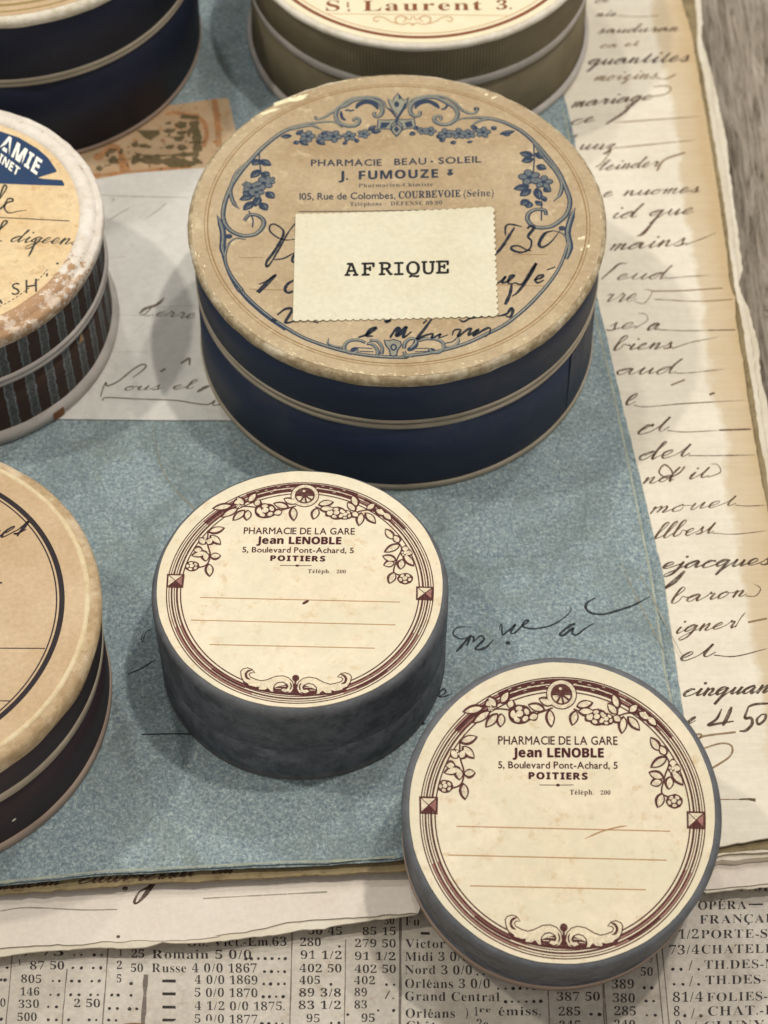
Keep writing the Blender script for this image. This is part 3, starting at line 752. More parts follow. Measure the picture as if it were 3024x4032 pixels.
# ---- handwriting on the letter
Id, Ib, If = Ink(plane_loc(-.1), H1, .006), Ink(plane_loc(-.1), H1, .006), Ink(plane_loc(-.1), H1, .005)
A3, A6, A7 = c1(2000, 0, .6173), c1(2200, 900, .4967), c1(2200, 1800, .4967); A8 = c1(1700, 2150, .798)
def row(I, w, a, b, xh, wd, **kw):
    N = Ink(I.loc, I.zf, I.z0); write(N, w, a, b, xh, min(wd*.92, .072), **kw)
    N.done('handwritten_line', ink_dk if I is Id else ink_brn if I is Ib else ink_faint, r1b if I.zf is H1b else r1)
row(Ib, 'ce', A3(550, 20), A3(640, 15), 14, .05); row(Ib, 'nie', A3(555, 107), A3(690, 103), 12, .06)
If.rib([A3(700, 100), A3(850, 106), A3(960, 98)], .03, wob=.8)
row(Ib, 'Sauduran'.replace('S', 's'), A3(560, 215), A3(1085, 195), 15, .06)
row(If, 'ca et', A3(580, 310), A3(830, 290), 12, .06)
row(Id, 'quantites', A3(500, 418), A3(1150, 390), 22, .085)
row(If, 'moizins', A3(540, 520), A3(950, 500), 18, .06); If.rib([A3(950, 500), A3(1010, 505), A3(1070, 475)], .05)
row(Ib, 'mariage', A3(395, 688), A3(910, 640), 20, .085); Ib.rib([A3(800, 660), A3(740, 720), A3(625, 795)], [.05, .09, .05])
If.rib([A3(905, 620), A3(1000, 605), A3(1040, 570), A3(1010, 550), A3(930, 555)], .04)
row(Ib, 'ce', A3(390, 800), A3(545, 780), 20, .07); If.rib([A3(680, 785), A3(900, 770), A3(1220, 745)], .04, taper=(.3, .3))
Ib.rib([A3(400, 895), A3(440, 860)], .06, smooth=0)
row(Ib, 'uuz', A3(440, 955), A3(690, 950), 20, .07); If.rib([A3(690, 945), A3(900, 925), A3(1200, 895)], .04, taper=(.5, .3)); If.rib([A3(660, 960), A3(600, 1040), A3(560, 1065)], .04)
row(Ib, 'leinder', A3(570, 1088), A3(960, 1060), 18, .06); If.rib([A3(950, 1090), A3(1000, 1020), A3(1130, 975)], .06)
row(Ib, 'e nuomes', A3(595, 1255), A3(1220, 1225), 20, .065)
row(Ib, 'id que', A3(640, 1395), A3(1180, 1362), 24, .07); Ib.rib([A3(960, 1370), A3(870, 1480), A3(825, 1505)], [.05, .09, .05])
row(Ib, 'mains', A3(630, 1600), A3(1130, 1560), 24, .07, tail=[A3(1240, 1520), A3(1330, 1480)])
Ib.rib([A6(340, 400), A6(420, 330), A6(480, 280), A6(540, 275)], [.03, .06, .03]); row(Ib, 'eud', A6(440, 408), A6(850, 395), 24, .055, tail=[A6(1000, 380), A6(1200, 370)])
row(Ib, 'rre', A6(330, 580), A6(600, 578), 30, .055, tail=[A6(680, 590), A6(740, 500), A6(680, 480)]); If.rib([A6(740, 495), A6(1000, 490), A6(1300, 470)], .04); If.rib([A6(760, 560), A6(1100, 575), A6(1380, 560)], .035)
row(Ib, 'se', A6(350, 812), A6(600, 790), 26, .06, tail=[A6(700, 730), A6(690, 680), A6(630, 670)]); row(Ib, 'a', A6(690, 805), A6(790, 800), 26, .07, tail=[A6(1000, 808), A6(1180, 805)]); Ib.rib([A6(1180, 805), A6(1400, 802)], .035, smooth=0)
row(Ib, 'biens', A6(405, 965), A6(900, 950), 25, .065, tail=[A6(1050, 900), A6(1260, 860)])
row(Ib, 'aud', A6(440, 1160), A6(920, 1145), 26, .06, tail=[A6(1040, 1140), A6(1320, 1112)])
If.rib([A6(890, 1240), A6(1000, 1195)], .05, smooth=0); Ib.rib([A6(1195, 1315), A6(1235, 1300)], .06, smooth=0)
row(Ib, 'e', A6(510, 1400), A6(590, 1400), 44, .07, tail=[A6(700, 1412), A6(1000, 1385), A6(1480, 1360)])
row(Ib, 'ct', A6(600, 1645), A6(860, 1600), 34, .07, tail=[A6(1000, 1612), A6(1270, 1600)]); Ib.rib([A6(1270, 1598), A6(1525, 1590)], .05, smooth=0)
row(Id, 'det', A6(620, 1840), A6(1030, 1800), 30, .07, tail=[A6(1200, 1800), A6(1560, 1795)])
row(Ib, 'nd it', A7(650, 215), A7(1180, 160), 24, .06, tail=[A7(1280, 120), A7(1260, 60), A7(1200, 55)]); Ib.rib([A7(880, 200), A7(900, 120), A7(840, 60), A7(795, 120), A7(860, 165), A7(950, 130), A7(1000, 75)], .04)
row(Ib, 'mouet', A7(700, 450), A7(1400, 378), 24, .055, tail=[A7(1500, 385), A7(1640, 378)])
row(Ib, 'llbest', A7(740, 645), A7(1220, 600), 27, .06, tail=[A7(1400, 608), A7(1650, 580)])
row(Id, 'ejacques', A7(810, 885), A7(1680, 850), 27, .10); Id.rib([A7(1000, 900), A7(920, 980), A7(830, 1045)], [.06, .12, .06])
row(Ib, 'baron', A7(860, 1160), A7(1480, 1100), 26, .06, tail=[A7(1560, 1100), A7(1600, 1040), A7(1540, 1000)])
row(Ib, 'igner', A7(900, 1400), A7(1400, 1350), 26, .06, tail=[A7(1440, 1280), A7(1480, 1230)]); If.rib([A7(1500, 1310), A7(1650, 1280)], .05, smooth=0)
row(Id, 'et', A7(935, 1620), A7(1230, 1570), 28, .075, tail=[A7(1400, 1580), A7(1650, 1520)])
row(Id, 'cinquante', A8(1230, 745), A8(1760, 720), 30, .095)
row(Id, 'e', A8(1255, 880), A8(1300, 870), 20, .08)
for L_, w_ in (([(1430, 805), (1405, 855), (1362, 886), (1410, 878), (1490, 866)], .06), ([(1480, 795), (1458, 845), (1436, 888)], .085), ([(1560, 795), (1600, 782), (1668, 778)], .06),
               ([(1562, 795), (1545, 850), (1575, 850), (1580, 880), (1550, 912), (1518, 915)], .07), ([(1628, 832), (1604, 858), (1612, 882), (1640, 862), (1648, 836), (1628, 832)], .06)): Id.rib([A8(*v) for v in L_], w_, taper=(.5, .5))
If.rib([A8(1225, 945), A8(1330, 930), A8(1300, 970), A8(1340, 940), A8(1500, 920)], .05)
If.rib([A8(1380, 1100), A8(1470, 1040), A8(1480, 990), A8(1430, 975), A8(1340, 1000)], .045)
N4 = c1(2200, 3100, .4967)
Ib.rib([N4(1430, 98), N4(1500, 96), N4(1560, 104)], [.03, .05, .08]); If.rib([N4(1280, 98), N4(1430, 98)], .025, smooth=0)
# clipped line of writing along the foot of the letter, under the folder edge
n1, n2, n3 = c1(0, 3350, .5425), c1(800, 3350, .5425), c1(1500, 3350, .5425)
Id.done('dark_handwriting', ink_dk, r1); Id = Ink(plane_loc(-.22), H1b, .006)
row(Id, 'minemn', n1(-40, 285), n1(430, 245), 20, .13); row(Id, 'cuuvre', n1(560, 238), n1(1130, 205), 20, .12); row(Id, 'nrent', n1(1140, 205), n1(1400, 180), 18, .11); row(Id, 'au', n1(1540, 160), n2(210, 160), 18, .1)
Id.done('dark_handwriting', ink_dk, r1b); Ib.done('stray_stroke', ink_brn, r1); If.done('faded_handwriting', ink_faint, r1)
I = Ink(plane_loc(-.5), H3, .006)
I.rib([n1(1130, 200), n1(1080, 260), n1(1010, 300), n1(975, 370), n1(1000, 375), n1(1060, 310), n1(1130, 205)], [.05, .05, .04, .06, .04, .1, .12])
I.ell(I.loc(*n1(908, 275)), .06, .05); I.ell(I.loc(*n1(858, 622)), .04, .035); I.ell(I.loc(*n2(825, 172)), .05, .03, 1)
I.done('ink_flourish', ink_dk, r3)
I = Ink(plane_loc(-.5), H3, .005)
I.rib([n1(0, 440), n1(200, 415), n1(600, 430), n1(850, 425)], .03, wob=.7); I.rib([n2(0, 345), n2(500, 320), n2(900, 300)], .03, wob=.7)
I.done('crease', ink_crease, r3)

# ---- newspaper print
T = Ink(plane_loc(-.93), Hn, .006); R_ = Ink(plane_loc(-.93), Hn, .006)
def nt(k, s, x0, x1, y, cap=58, st='serif', dy=0, sp=.02):
    sc = .4967 if k is N4 else .5425
    T.text(s, k(x0, y), k(x1, y+dy), cap*sc, st, thin=-.009, jit=.012, sp=sp)
def dots(k, xs, y):
    for x in xs: T.ell(T.loc(*k(x, y)), random.uniform(.022, .04), None, 0, n=8, jit=.15)
nt(n1, '7 75', 150, 470, 765); dots(n1, (540, 592, 685, 738), 760); nt(n1, '1', 862, 890, 765); nt(n1, '25', 950, 1052, 780); nt(n1, 'Romain 5 0/0', 1100, 1830, 783, 62, dy=5)
dots(n2, (310, 350, 400, 450, 500, 550, 595), 785)
nt(n1, '1', 130, 155, 830, 40); nt(n1, '87 50', 215, 470, 864); dots(n1, (530, 592, 678, 733), 854); nt(n1, '2', 845, 890, 862); nt(n1, '50', 948, 1042, 882); nt(n1, 'Russe 4 0/0 1867', 1098, 1870, 883, 62, dy=2)
dots(n2, (445, 495, 545, 592), 878); dots(n1, (52,), 850)
nt(n1, '805', 150, 305, 962); dots(n1, (385, 432, 522, 577, 668, 722), 950); dots(n1, (8, 38), 940); nt(n1, '5', 845, 885, 960); dots(n1, (952,), 965)
nt(n1, '146', 145, 290, 1055); dots(n1, (368, 425, 515, 575, 660, 712, 812, 858, 952), 1050)
nt(n1, '330', 132, 288, 1145); dots(n1, (352, 412), 1138); nt(n1, '2 50', 535, 732, 1140); dots(n1, (795, 852, 940, 993), 1148); nt(n1, '0', 0, 45, 1135)
nt(n1, '500', 125, 272, 1240); dots(n1, (352, 410, 500, 648, 700, 790, 842), 1232); dots(n1, (10,), 1225)
for y, s in ((963, '4 0/0 1869'), (1055, '5 0/0 1870'), (1150, '4 1/2 0/0 1875.'), (1243, '5 0/0 1877')):
    T.rib([n1(1178, y-18), n1(1275, y-18)], .06, smooth=0)
    nt(n1, s, 1408, 1475+(595 if '1/2' in s else 398), y, 60, dy=6)
dots(n2, (440, 490, 545, 590), 966); dots(n2, (435, 480, 530, 580), 1057); dots(n2, (425, 475, 530, 575), 1250)
nt(n1, 'Ob. Vict.-Em.63', 1355, 1475+610, 700, 62, dy=-8)
nt(n2, '50 45', 760, 1012, 608); nt(n2, '85 15', 1152, 1402, 606); nt(n2, '30', 1312, 1390, 528)
nt(n2, '280', 700, 858, 692); dots(n2, (988,), 692); nt(n2, '279 50', 1098, 1402, 696)
nt(n2, '91 1/2', 702, 1010, 785); nt(n2, '91 1/2', 1096, 1400, 790)
nt(n2, '402 50', 695, 1008, 882); nt(n2, '402 50', 1095, 1402, 884)
nt(n2, '405', 695, 852, 968); dots(n2, (928,), 968); nt(n2, '402', 1092, 1250, 968); dots(n2, (1330, 1385), 970)
nt(n2, '89 3/8', 692, 1005, 1058); nt(n2, '89', 1094, 1192, 1056); nt(n2, '/.', 1310, 1395, 1075)
nt(n2, '83 1/2', 688, 1005, 1148); nt(n2, '83', 1094, 1192, 1146); dots(n2, (1270, 1382), 1160)
nt(n2, '95', 745, 850, 1243); dots(n2, (930, 985), 1250); nt(n2, '95', 1145, 1250, 1243); dots(n2, (1050,), 1190)
nt(n3, 'Fu', 172, 285, 535, 62); T.rib([n3(288, 592), n3(355, 592)], .06, smooth=0)
nt(n3, 'Victor', 172, 470, 700, 64); nt(n3, 'Midi 3 0/0', 170, 640, 795, 64); nt(n3, 'Nord 3 0/0', 170, 665, 890, 64, dy=4); nt(n3, 'Orléans 3 0/0', 170, 795, 992, 66, dy=4)
nt(n3, 'Grand Central', 170, 865, 1086, 66, dy=6); nt(n3, 'Orléans', 175, 540, 1212, 66); nt(n3, '1', 675, 705, 1195, 62); nt(n3, 're', 710, 800, 1172, 40); nt(n3, 'émiss.', 848, 1165, 1195, 62)
nt(n3, ')', 612, 635, 1200, 60); nt(n3, 'Chât', 180, 400, 1300, 62); nt(n3, '2e', 690, 780, 1285, 62)
dots(n3, (700, 745, 800, 852, 900, 950, 1000), 895); dots(n3, (850, 905, 960, 1010, 1060, 1110), 1000); dots(n3, (905, 950, 1000, 1055, 1110, 1160), 1095); dots(n3, (1525, 1585), 1190)
nt(n3, '387 50', 1272, 1592, 1092, 62); nt(n3, '285', 1285, 1450, 1200, 62); nt(n3, '245', 1290, 1450, 1300, 62); nt(n3, '388', 1290, 1440, 1010, 50)
nt(n4 := N4, '389', 415, 600, 1598, 70); dots(N4, (678, 738), 1590); nt(N4, '380', 425, 608, 1708, 70); dots(N4, (692, 752), 1695); nt(N4, '285', 435, 615, 1812, 70); dots(N4, (700, 765), 1808); nt(N4, '240', 435, 610, 1920, 70)
nt(N4, '50', 645, 750, 1495, 66); nt(N4, '9', 715, 745, 1390, 60)
nt(N4, 'mes-Nou', 1120, 1700, 835, 72, dy=-8); nt(N4, 'OPÉRA', 1100, 1490, 975, 66, dy=-6); T.rib([N4(1505, 935), N4(1620, 932)], .03, smooth=0); nt(N4, 'N', 1650, 1720, 962, 66)
nt(N4, 'FRANÇAIS', 1112, 1750, 1085, 66, dy=-12); nt(N4, '1/2', 945, 1115, 1202, 72); nt(N4, 'PORTE-ST', 1122, 1740, 1200, 66, dy=-6)
nt(N4, '73/4', 870, 1120, 1328, 72, dy=-6); nt(N4, 'CHATELET', 1128, 1790, 1320, 68, dy=-8)
dots(N4, (905, 970, 1110), 1442); nt(N4, '/', 1025, 1065, 1450, 80); nt(N4, 'TH.DES-N', 1150, 1720, 1440, 68, dy=-8)
dots(N4, (915, 985, 1110), 1560); nt(N4, '/', 1030, 1070, 1575, 80); nt(N4, 'TH.DES-N', 1160, 1740, 1560, 68, dy=-8)
nt(N4, '81/4', 900, 1150, 1700, 76, dy=-4); nt(N4, 'FOLIES-', 1170, 1660, 1695, 68, dy=-10)
nt(N4, '8', 908, 965, 1812, 76); dots(N4, (1000, 1128), 1808); nt(N4, '/', 1045, 1085, 1830, 80); nt(N4, 'CHAT.-L', 1180, 1720, 1806, 74, dy=-10)
nt(N4, '9', 920, 975, 1925, 76); nt(N4, '/ CLUNY', 1060, 1640, 1925, 74, dy=-10)
for k, a, b, w_ in [(n1, (95, 700), (42, 1300), .02), (n1, (488, 860), (448, 1300), .02), (n1, (788, 680), (742, 1300), .025), (n1, (1060, 900), (1035, 1300), .09), (n2, (648, 540), (628, 1300), .025), (n2, (1035, 640), (1024, 1300), .02),
                    (n2, (1432, 440), (1428, 1300), .05), (n3, (1212, 980), (1222, 1300), .02), (n3, (1612, 980), (1622, 1300), .02), (N4, (352, 1500), (385, 1950), .02), (N4, (770, 1250), (835, 1950), .025), (N4, (812, 1200), (882, 1950), .025)]:
    x0, y0 = k(*a); x1, y1 = k(*b)
    R_.rib([(x0+(x1-x0)*t/6+random.uniform(-1, 1), y0+(y1-y0)*t/6) for t in range(7)], w_, smooth=0, wob=.7)
T.done('printed_columns', ink_news, news_root); R_.done('column_rule', ink('rule_ink', srgb(110, 100, 92), .6, 8), news_root)

# ================================================================== THE ROUND BOXES
def band(name, r0, r1, z0, z1, mat, parent, out=0.02, seed=0.0, wob=0.012, rz=0.02):
    return lathe(name, [(r0-0.03, z0), (r0+out, z0+0.01), (r1+out*1.4, (z0+z1)/2), (r1+out, z1-0.01), (r1-0.03, z1)], mat, parent, wob, seed,
                 edge={0: (0, rz, 6), 1: (0, rz, 6), 3: (0, rz, 7), 4: (0, rz, 7)})

# ---------------- A : navy box, tan lid, AFRIQUE card
A0 = (0.328, 5.356, 0.016); rA, hA = 4.72, 4.025
A = thing('round_pill_box', 'large navy blue round box with blue scrollwork tan lid, AFRIQUE card on it', 'round box', A0, group='old round pharmacy boxes')
body = lathe('body', [(0.1, 0.02), (4.73, 0.02), (4.69, 2.30), (4.5, 2.32)], navy, A, seed=1)
band('base_band', 4.73, 4.73, 0.0, 0.20, band_tan, body, .02, 1)
band('neck_band', 4.69, 4.69, 2.20, 2.33, band_tan, body, .02, 1.0, rz=.012)
def overlap(parent, px, z0, z1, r, mat_, d=.012):
    q_ = at(px[0], px[1], (z0+z1)/2+A0[2]); an = math.atan2(q_.y-A0[1], q_.x-A0[0]); V = []
    for z_ in (z0, (z0+z1)/2, z1):
        for da, rr in ((0, r), (0, r+d), (.16, r+d*.8), (.30, r-.01)): V.append((rr*math.cos(an+da), rr*math.sin(an+da), z_))
    return link('paper_overlap', mk(V, [(i*4+j, i*4+j+1, i*4+j+5, i*4+j+4) for i in range(2) for j in range(3)]), mat_, parent)
overlap(body, (2222, 1500), .20, 2.19, 4.715, navy)
lathe('inner_neck', [(4.58, 2.28), (4.58, 2.48)], band_dark, body, seed=1)
lid = lathe('lid', [(4.55, 2.40), (4.70, 2.42), (4.705, 3.80), (4.5, 3.95)], navy, A, seed=1)
band('lid_band', 4.70, 4.70, 2.40, 2.52, band_tan, lid, .015, 1.0, rz=.012)
lathe('rim', [(4.70, 3.70), (4.745, 3.72), (4.785, 3.84), (4.79, 3.95), (4.735, 4.025), (4.60, 4.03)], rimA, lid, seed=1,
      edge={0: (.01, .05, 9), 1: (.012, .05, 9), 2: (.012, .02, 17), 3: (.016, .012, 24), 4: (.025, .014, 20)}, seg=300)
disc('top_paper', 4.69, hA+.012, label_tan, lid, amp=.022, fq=10, th=.03, seg=300)
lA = frame_loc(A0, I3, hA+.012); zA = lambda x, y: hA+.012
D, Lt, Tx, Pn, Rl = [Ink(lA, zA, z) for z in (.004, .0055, .004, .0085, .003)]
Mg = Ink(lA, zA, .0060)
p, q, g6, g7 = c1(700, 250, .5425), c1(1500, 250, .5425), c1(700, 1050, .5425), c1(1500, 1050, .6028)
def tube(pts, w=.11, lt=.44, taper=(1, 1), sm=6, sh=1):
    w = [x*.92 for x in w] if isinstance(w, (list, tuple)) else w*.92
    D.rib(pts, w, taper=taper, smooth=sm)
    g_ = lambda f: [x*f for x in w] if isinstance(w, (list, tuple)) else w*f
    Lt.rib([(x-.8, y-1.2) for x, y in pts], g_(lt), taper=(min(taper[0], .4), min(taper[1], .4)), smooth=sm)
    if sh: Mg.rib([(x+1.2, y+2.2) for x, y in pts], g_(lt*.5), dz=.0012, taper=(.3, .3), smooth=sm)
P_ = lambda k, L_: [k(*t) for t in L_]
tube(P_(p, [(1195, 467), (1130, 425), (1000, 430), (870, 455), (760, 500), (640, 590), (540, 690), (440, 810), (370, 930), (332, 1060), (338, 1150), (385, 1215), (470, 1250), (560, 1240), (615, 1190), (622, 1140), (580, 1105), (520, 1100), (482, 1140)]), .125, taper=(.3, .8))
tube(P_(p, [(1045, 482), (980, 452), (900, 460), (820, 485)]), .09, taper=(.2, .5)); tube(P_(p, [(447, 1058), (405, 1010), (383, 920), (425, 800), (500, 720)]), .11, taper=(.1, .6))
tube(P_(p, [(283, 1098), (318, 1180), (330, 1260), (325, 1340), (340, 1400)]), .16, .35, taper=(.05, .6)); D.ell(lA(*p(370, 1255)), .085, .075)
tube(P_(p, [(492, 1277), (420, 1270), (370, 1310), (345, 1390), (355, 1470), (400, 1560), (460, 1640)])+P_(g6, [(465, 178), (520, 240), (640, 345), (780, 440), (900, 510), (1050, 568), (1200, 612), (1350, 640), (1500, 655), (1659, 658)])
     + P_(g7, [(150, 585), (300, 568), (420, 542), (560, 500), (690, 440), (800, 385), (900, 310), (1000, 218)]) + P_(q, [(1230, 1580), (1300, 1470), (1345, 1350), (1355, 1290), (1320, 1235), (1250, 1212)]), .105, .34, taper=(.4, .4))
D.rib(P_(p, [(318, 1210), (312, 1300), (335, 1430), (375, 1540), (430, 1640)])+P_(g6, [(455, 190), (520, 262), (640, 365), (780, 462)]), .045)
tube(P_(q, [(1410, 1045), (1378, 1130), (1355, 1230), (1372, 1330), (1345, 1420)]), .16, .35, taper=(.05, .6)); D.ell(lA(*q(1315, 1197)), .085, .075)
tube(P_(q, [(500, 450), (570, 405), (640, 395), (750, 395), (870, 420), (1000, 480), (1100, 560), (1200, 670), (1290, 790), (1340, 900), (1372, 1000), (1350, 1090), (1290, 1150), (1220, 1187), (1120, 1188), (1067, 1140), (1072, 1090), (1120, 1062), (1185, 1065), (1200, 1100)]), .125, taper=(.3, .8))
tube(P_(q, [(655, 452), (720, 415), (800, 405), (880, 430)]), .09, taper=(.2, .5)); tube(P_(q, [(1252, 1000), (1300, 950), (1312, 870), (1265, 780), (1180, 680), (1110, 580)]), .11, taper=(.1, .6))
# crest
k3 = c1(1250, 340, .452)
tube(P_(k3, [(505, 222), (492, 248), (518, 268), (556, 245), (566, 195), (535, 142), (460, 112), (390, 110), (310, 128), (240, 170), (180, 195), (160, 258), (190, 318), (260, 346), (335, 340), (365, 302), (340, 277), (316, 290), (322, 308)]), .125, .6, taper=(.7, .6))
tube(P_(k3, [(-20, 262), (-5, 285), (60, 268), (150, 212), (215, 158), (300, 108), (420, 92), (500, 98), (570, 130), (605, 190)]), .09, .6, taper=(.8, .5))
D.rib(P_(k3, [(335, 195), (365, 155), (430, 138), (495, 155), (528, 200)]), .13, taper=(.3, .4)); D.rib(P_(k3, [(240, 215), (265, 205), (285, 215), (320, 205)]), .05)
D.rib(P_(k3, [(205, 215), (212, 270), (245, 298)]), .08, taper=(.4, .6))
tube(P_(k3, [(893, 215), (892, 248), (850, 262), (815, 238), (810, 185), (850, 130), (940, 100), (1040, 102), (1120, 142), (1195, 190), (1222, 245), (1185, 308), (1110, 335), (1035, 315), (1018, 275), (1048, 258), (1078, 272), (1068, 298)]), .125, .6, taper=(.7, .6))
tube(P_(k3, [(1392, 188), (1382, 225), (1330, 236), (1268, 212), (1195, 145), (1110, 96), (1000, 82), (880, 98), (800, 130), (770, 190)]), .09, .6, taper=(.8, .5))
D.rib(P_(k3, [(850, 195), (880, 152), (960, 132), (1025, 158), (1062, 192)]), .13, taper=(.3, .4)); D.rib(P_(k3, [(1080, 200), (1110, 195), (1135, 160)]), .06); D.ell(lA(*k3(1385, 198)), .07, .07)
def lined(pts, w_=.03, fill=Lt):
    fill.poly(P_(k3, pts)); 
    Q_ = [lA(*v) for v in P_(k3, pts)]; D.strip(Q_, [w_]*len(Q_), .0032, True)
lined([(612, 108), (655, 132), (668, 100), (700, 60), (730, 100), (748, 122), (792, 98), (765, 190), (705, 262), (650, 205), (628, 160)])
D.ell(lA(*k3(690, 158)), .06, .10, dz=.0034); D.poly(P_(k3, [(700, 62), (735, 100), (712, 118)]), dz=.0034); D.rib(P_(k3, [(770, 150), (740, 210), (700, 275), (680, 320)]), .06, dz=.0034); D.rib(P_(k3, [(612, 190), (650, 225), (700, 290)]), .05, dz=.0034)
lined([(528, 290), (600, 296), (690, 290), (790, 292), (842, 278), (856, 360), (770, 372), (740, 380), (688, 442), (638, 380), (600, 372), (520, 375)])
for pg in ([(556, 315), (636, 318), (598, 362), (542, 368)], [(758, 318), (818, 302), (832, 350), (775, 362)], [(688, 345), (714, 378), (690, 404), (664, 378)]): D.poly(P_(k3, pg), dz=.0036)
for pa in ([(690, 300), (650, 330), (635, 372)], [(695, 300), (735, 335), (745, 372)], [(688, 325), (645, 375), (688, 430), (735, 375), (690, 322)], [(690, 295), (690, 340)]): D.rib(P_(k3, pa), .03, dz=.0034)
# garlands
def fl(x, y, r, k, rose=False): D.flower(k(x, y), r*.0038, Mg, rose=rose, petals=5)
def lf(a, b, w_, k): D.leaf(k(*a), k(*b), w_*1.25, Mg, hf=.42)
for a, b in (((830, 525), (745, 532)), ((850, 560), (870, 590)), ((880, 560), (950, 595)), ((1000, 560), (1075, 590)), ((1200, 570), (1230, 585)), ((1280, 560), (1320, 560)), ((1400, 500), (1480, 490)), ((1380, 490), (1440, 450)), ((1040, 520), (1090, 490)), ((860, 520), (910, 480))): lf(a, b, .07, p)
for x, y, r in ((940, 530, 52), (1050, 540, 40), (1130, 530, 55), (1245, 528, 46), (1350, 512, 42)): fl(x, y, r, p)
for a, b in (((860, 515), (975, 490)), ((930, 500), (900, 530)), ((270, 480), (235, 455)), ((250, 500), (205, 520)), ((440, 540), (450, 575)), ((520, 560), (530, 590)), ((640, 560), (650, 580)), ((800, 480), (840, 460)), ((700, 480), (650, 450)), ((400, 520), (450, 545))): lf(a, b, .07, q)
for x, y, r in ((300, 490, 34), (355, 492, 42), (470, 510, 48), (565, 510, 50), (640, 512, 44), (740, 500, 50)): fl(x, y, r, q)
D.rib(P_(p, [(592, 640), (592, 700), (600, 760), (610, 820)]), .035); D.rib(P_(p, [(515, 1070), (545, 1130), (542, 1190)]), .035)
for a, b in (((592, 700), (680, 742)), ((590, 695), (540, 740)), ((600, 770), (528, 832)), ((610, 790), (668, 822)), ((560, 950), (445, 992)), ((640, 930), (702, 982)), ((590, 960), (560, 1042)), ((550, 1000), (475, 1068)), ((600, 1010), (650, 1068)), ((540, 960), (470, 930))): lf(a, b, .10, p)
for x, y, r in ((625, 870, 58), (535, 905, 52), (665, 850, 40), (570, 935, 50), (500, 880, 30)): fl(x, y, r, p)
D.rib(P_(q, [(1108, 570), (1112, 700), (1105, 790)]), .035); D.rib(P_(q, [(1165, 1000), (1165, 1140)]), .035)
for a, b in (((1108, 670), (1003, 648)), ((1108, 690), (1018, 712)), ((1118, 650), (1195, 690)), ((1128, 740), (1202, 768)), ((1080, 890), (960, 912)), ((1090, 910), (1008, 965)), ((1130, 900), (1150, 992)), ((1180, 900), (1235, 932)), ((1075, 990), (1012, 1028)), ((1080, 1000), (1062, 1052)), ((1160, 990), (1205, 972)), ((1160, 1000), (1130, 1030))): lf(a, b, .10, q)
for x, y, r in ((1078, 828, 68), (1180, 862, 58)): fl(x, y, r, q)
# foot ornament
k4 = c1(1280, 1260, .3737)
tube(P_(k4, [(38, 192), (28, 240), (70, 268), (140, 285), (205, 290)]), .06, .5, taper=(.2, 1)); tube(P_(k4, [(1412, 190), (1400, 240), (1350, 275), (1265, 290)]), .07, .5, taper=(.4, 1)); D.rib(P_(k4, [(1265, 245), (1340, 230), (1390, 188)]), .03)
tube(P_(k4, [(345, 318), (310, 348), (250, 345), (205, 308), (218, 250), (275, 215), (360, 215), (425, 240)]), .10, .62, taper=(.6, .8)); tube(P_(k4, [(440, 245), (505, 262), (552, 320), (552, 385)]), .10, .6); tube(P_(k4, [(470, 215), (550, 225), (600, 290), (598, 360)]), .09, .6)
D.ell(lA(*k4(310, 315)), .09, .07); tube(P_(k4, [(300, 290), (500, 300)]), .03, .5, sh=0); tube(P_(k4, [(360, 330), (510, 335)]), .03, .5, sh=0)
tube(P_(k4, [(1105, 310), (1130, 342), (1200, 340), (1250, 292), (1230, 232), (1160, 202), (1060, 200), (985, 222)]), .10, .62, taper=(.6, .8)); tube(P_(k4, [(830, 300), (848, 235), (900, 198), (950, 205), (960, 240), (900, 300)]), .10, .55); D.rib(P_(k4, [(960, 215), (940, 280), (870, 320)]), .13, taper=(.6, .6))
tube(P_(k4, [(830, 335), (860, 375), (935, 380)]), .09, .5); D.ell(lA(*k4(1120, 318)), .08, .06); tube(P_(k4, [(960, 300), (1090, 298)]), .03, .5, sh=0); tube(P_(k4, [(950, 335), (1110, 330)]), .03, .5, sh=0)
pg = P_(k4, [(622, 212), (680, 220), (720, 205), (795, 230), (805, 262), (762, 325), (756, 368), (722, 386), (686, 370), (680, 320), (636, 262)])
Lt.poly(pg, dz=.001); Q_ = [lA(*v) for v in pg]; D.strip(Q_, [.03]*len(Q_), .0036, True)
D.ell(lA(*k4(722, 290)), .075, .10, dz=.0036); Lt.ell(lA(*k4(722, 290)), .035, .055, dz=.0036)
# type
Tx.text('PHARMACIE', p(962, 745), p(1482, 742), 25, 'sans', 0, fat=.04, sp=.05); Tx.text('BEAU', q(92, 738), q(330, 732), 25, 'sans', 0, fat=.04, sp=.05); D.ell(lA(*q(370, 712)), .035, .03); Tx.text('SOLEIL', q(412, 730), q(728, 718), 25, 'sans', 0, fat=.04, sp=.05)
Tx.text('J.', p(1162, 846), p(1240, 843), 34, 'bold', 0, fat=.03, sp=.03); Tx.text('FUMOUZE', p(1308, 842), q(418, 828), 33, 'bold', 0, fat=.03, sp=.10)
Tx.rib(P_(q, [(485, 775), (520, 772)]), .05, smooth=0); Tx.ell(lA(*q(502, 800)), .075, .065, jit=.15); Tx.rib(P_(q, [(502, 772), (502, 790)]), .06, smooth=0)
Tx.text('Pharmacien-Chimiste', p(1310, 900), q(380, 890), 15, 'serif', -.004, sp=.03)
Tx.text('105, Rue de Colombes,', p(880, 990), q(108, 982), 26, 'sans', 0, fat=.03); Tx.text('COURBEVOIE', q(125, 980), q(580, 968), 27, 'serif', 0, fat=.03); Tx.text('(Seine)', q(596, 968), q(822, 962), 27, 'serif', .0)
Tx.text('Téléphone :  DÉFENSE 09.90', p(1248, 1036), q(446, 1025), 15, 'serif', -.002, sp=.03)
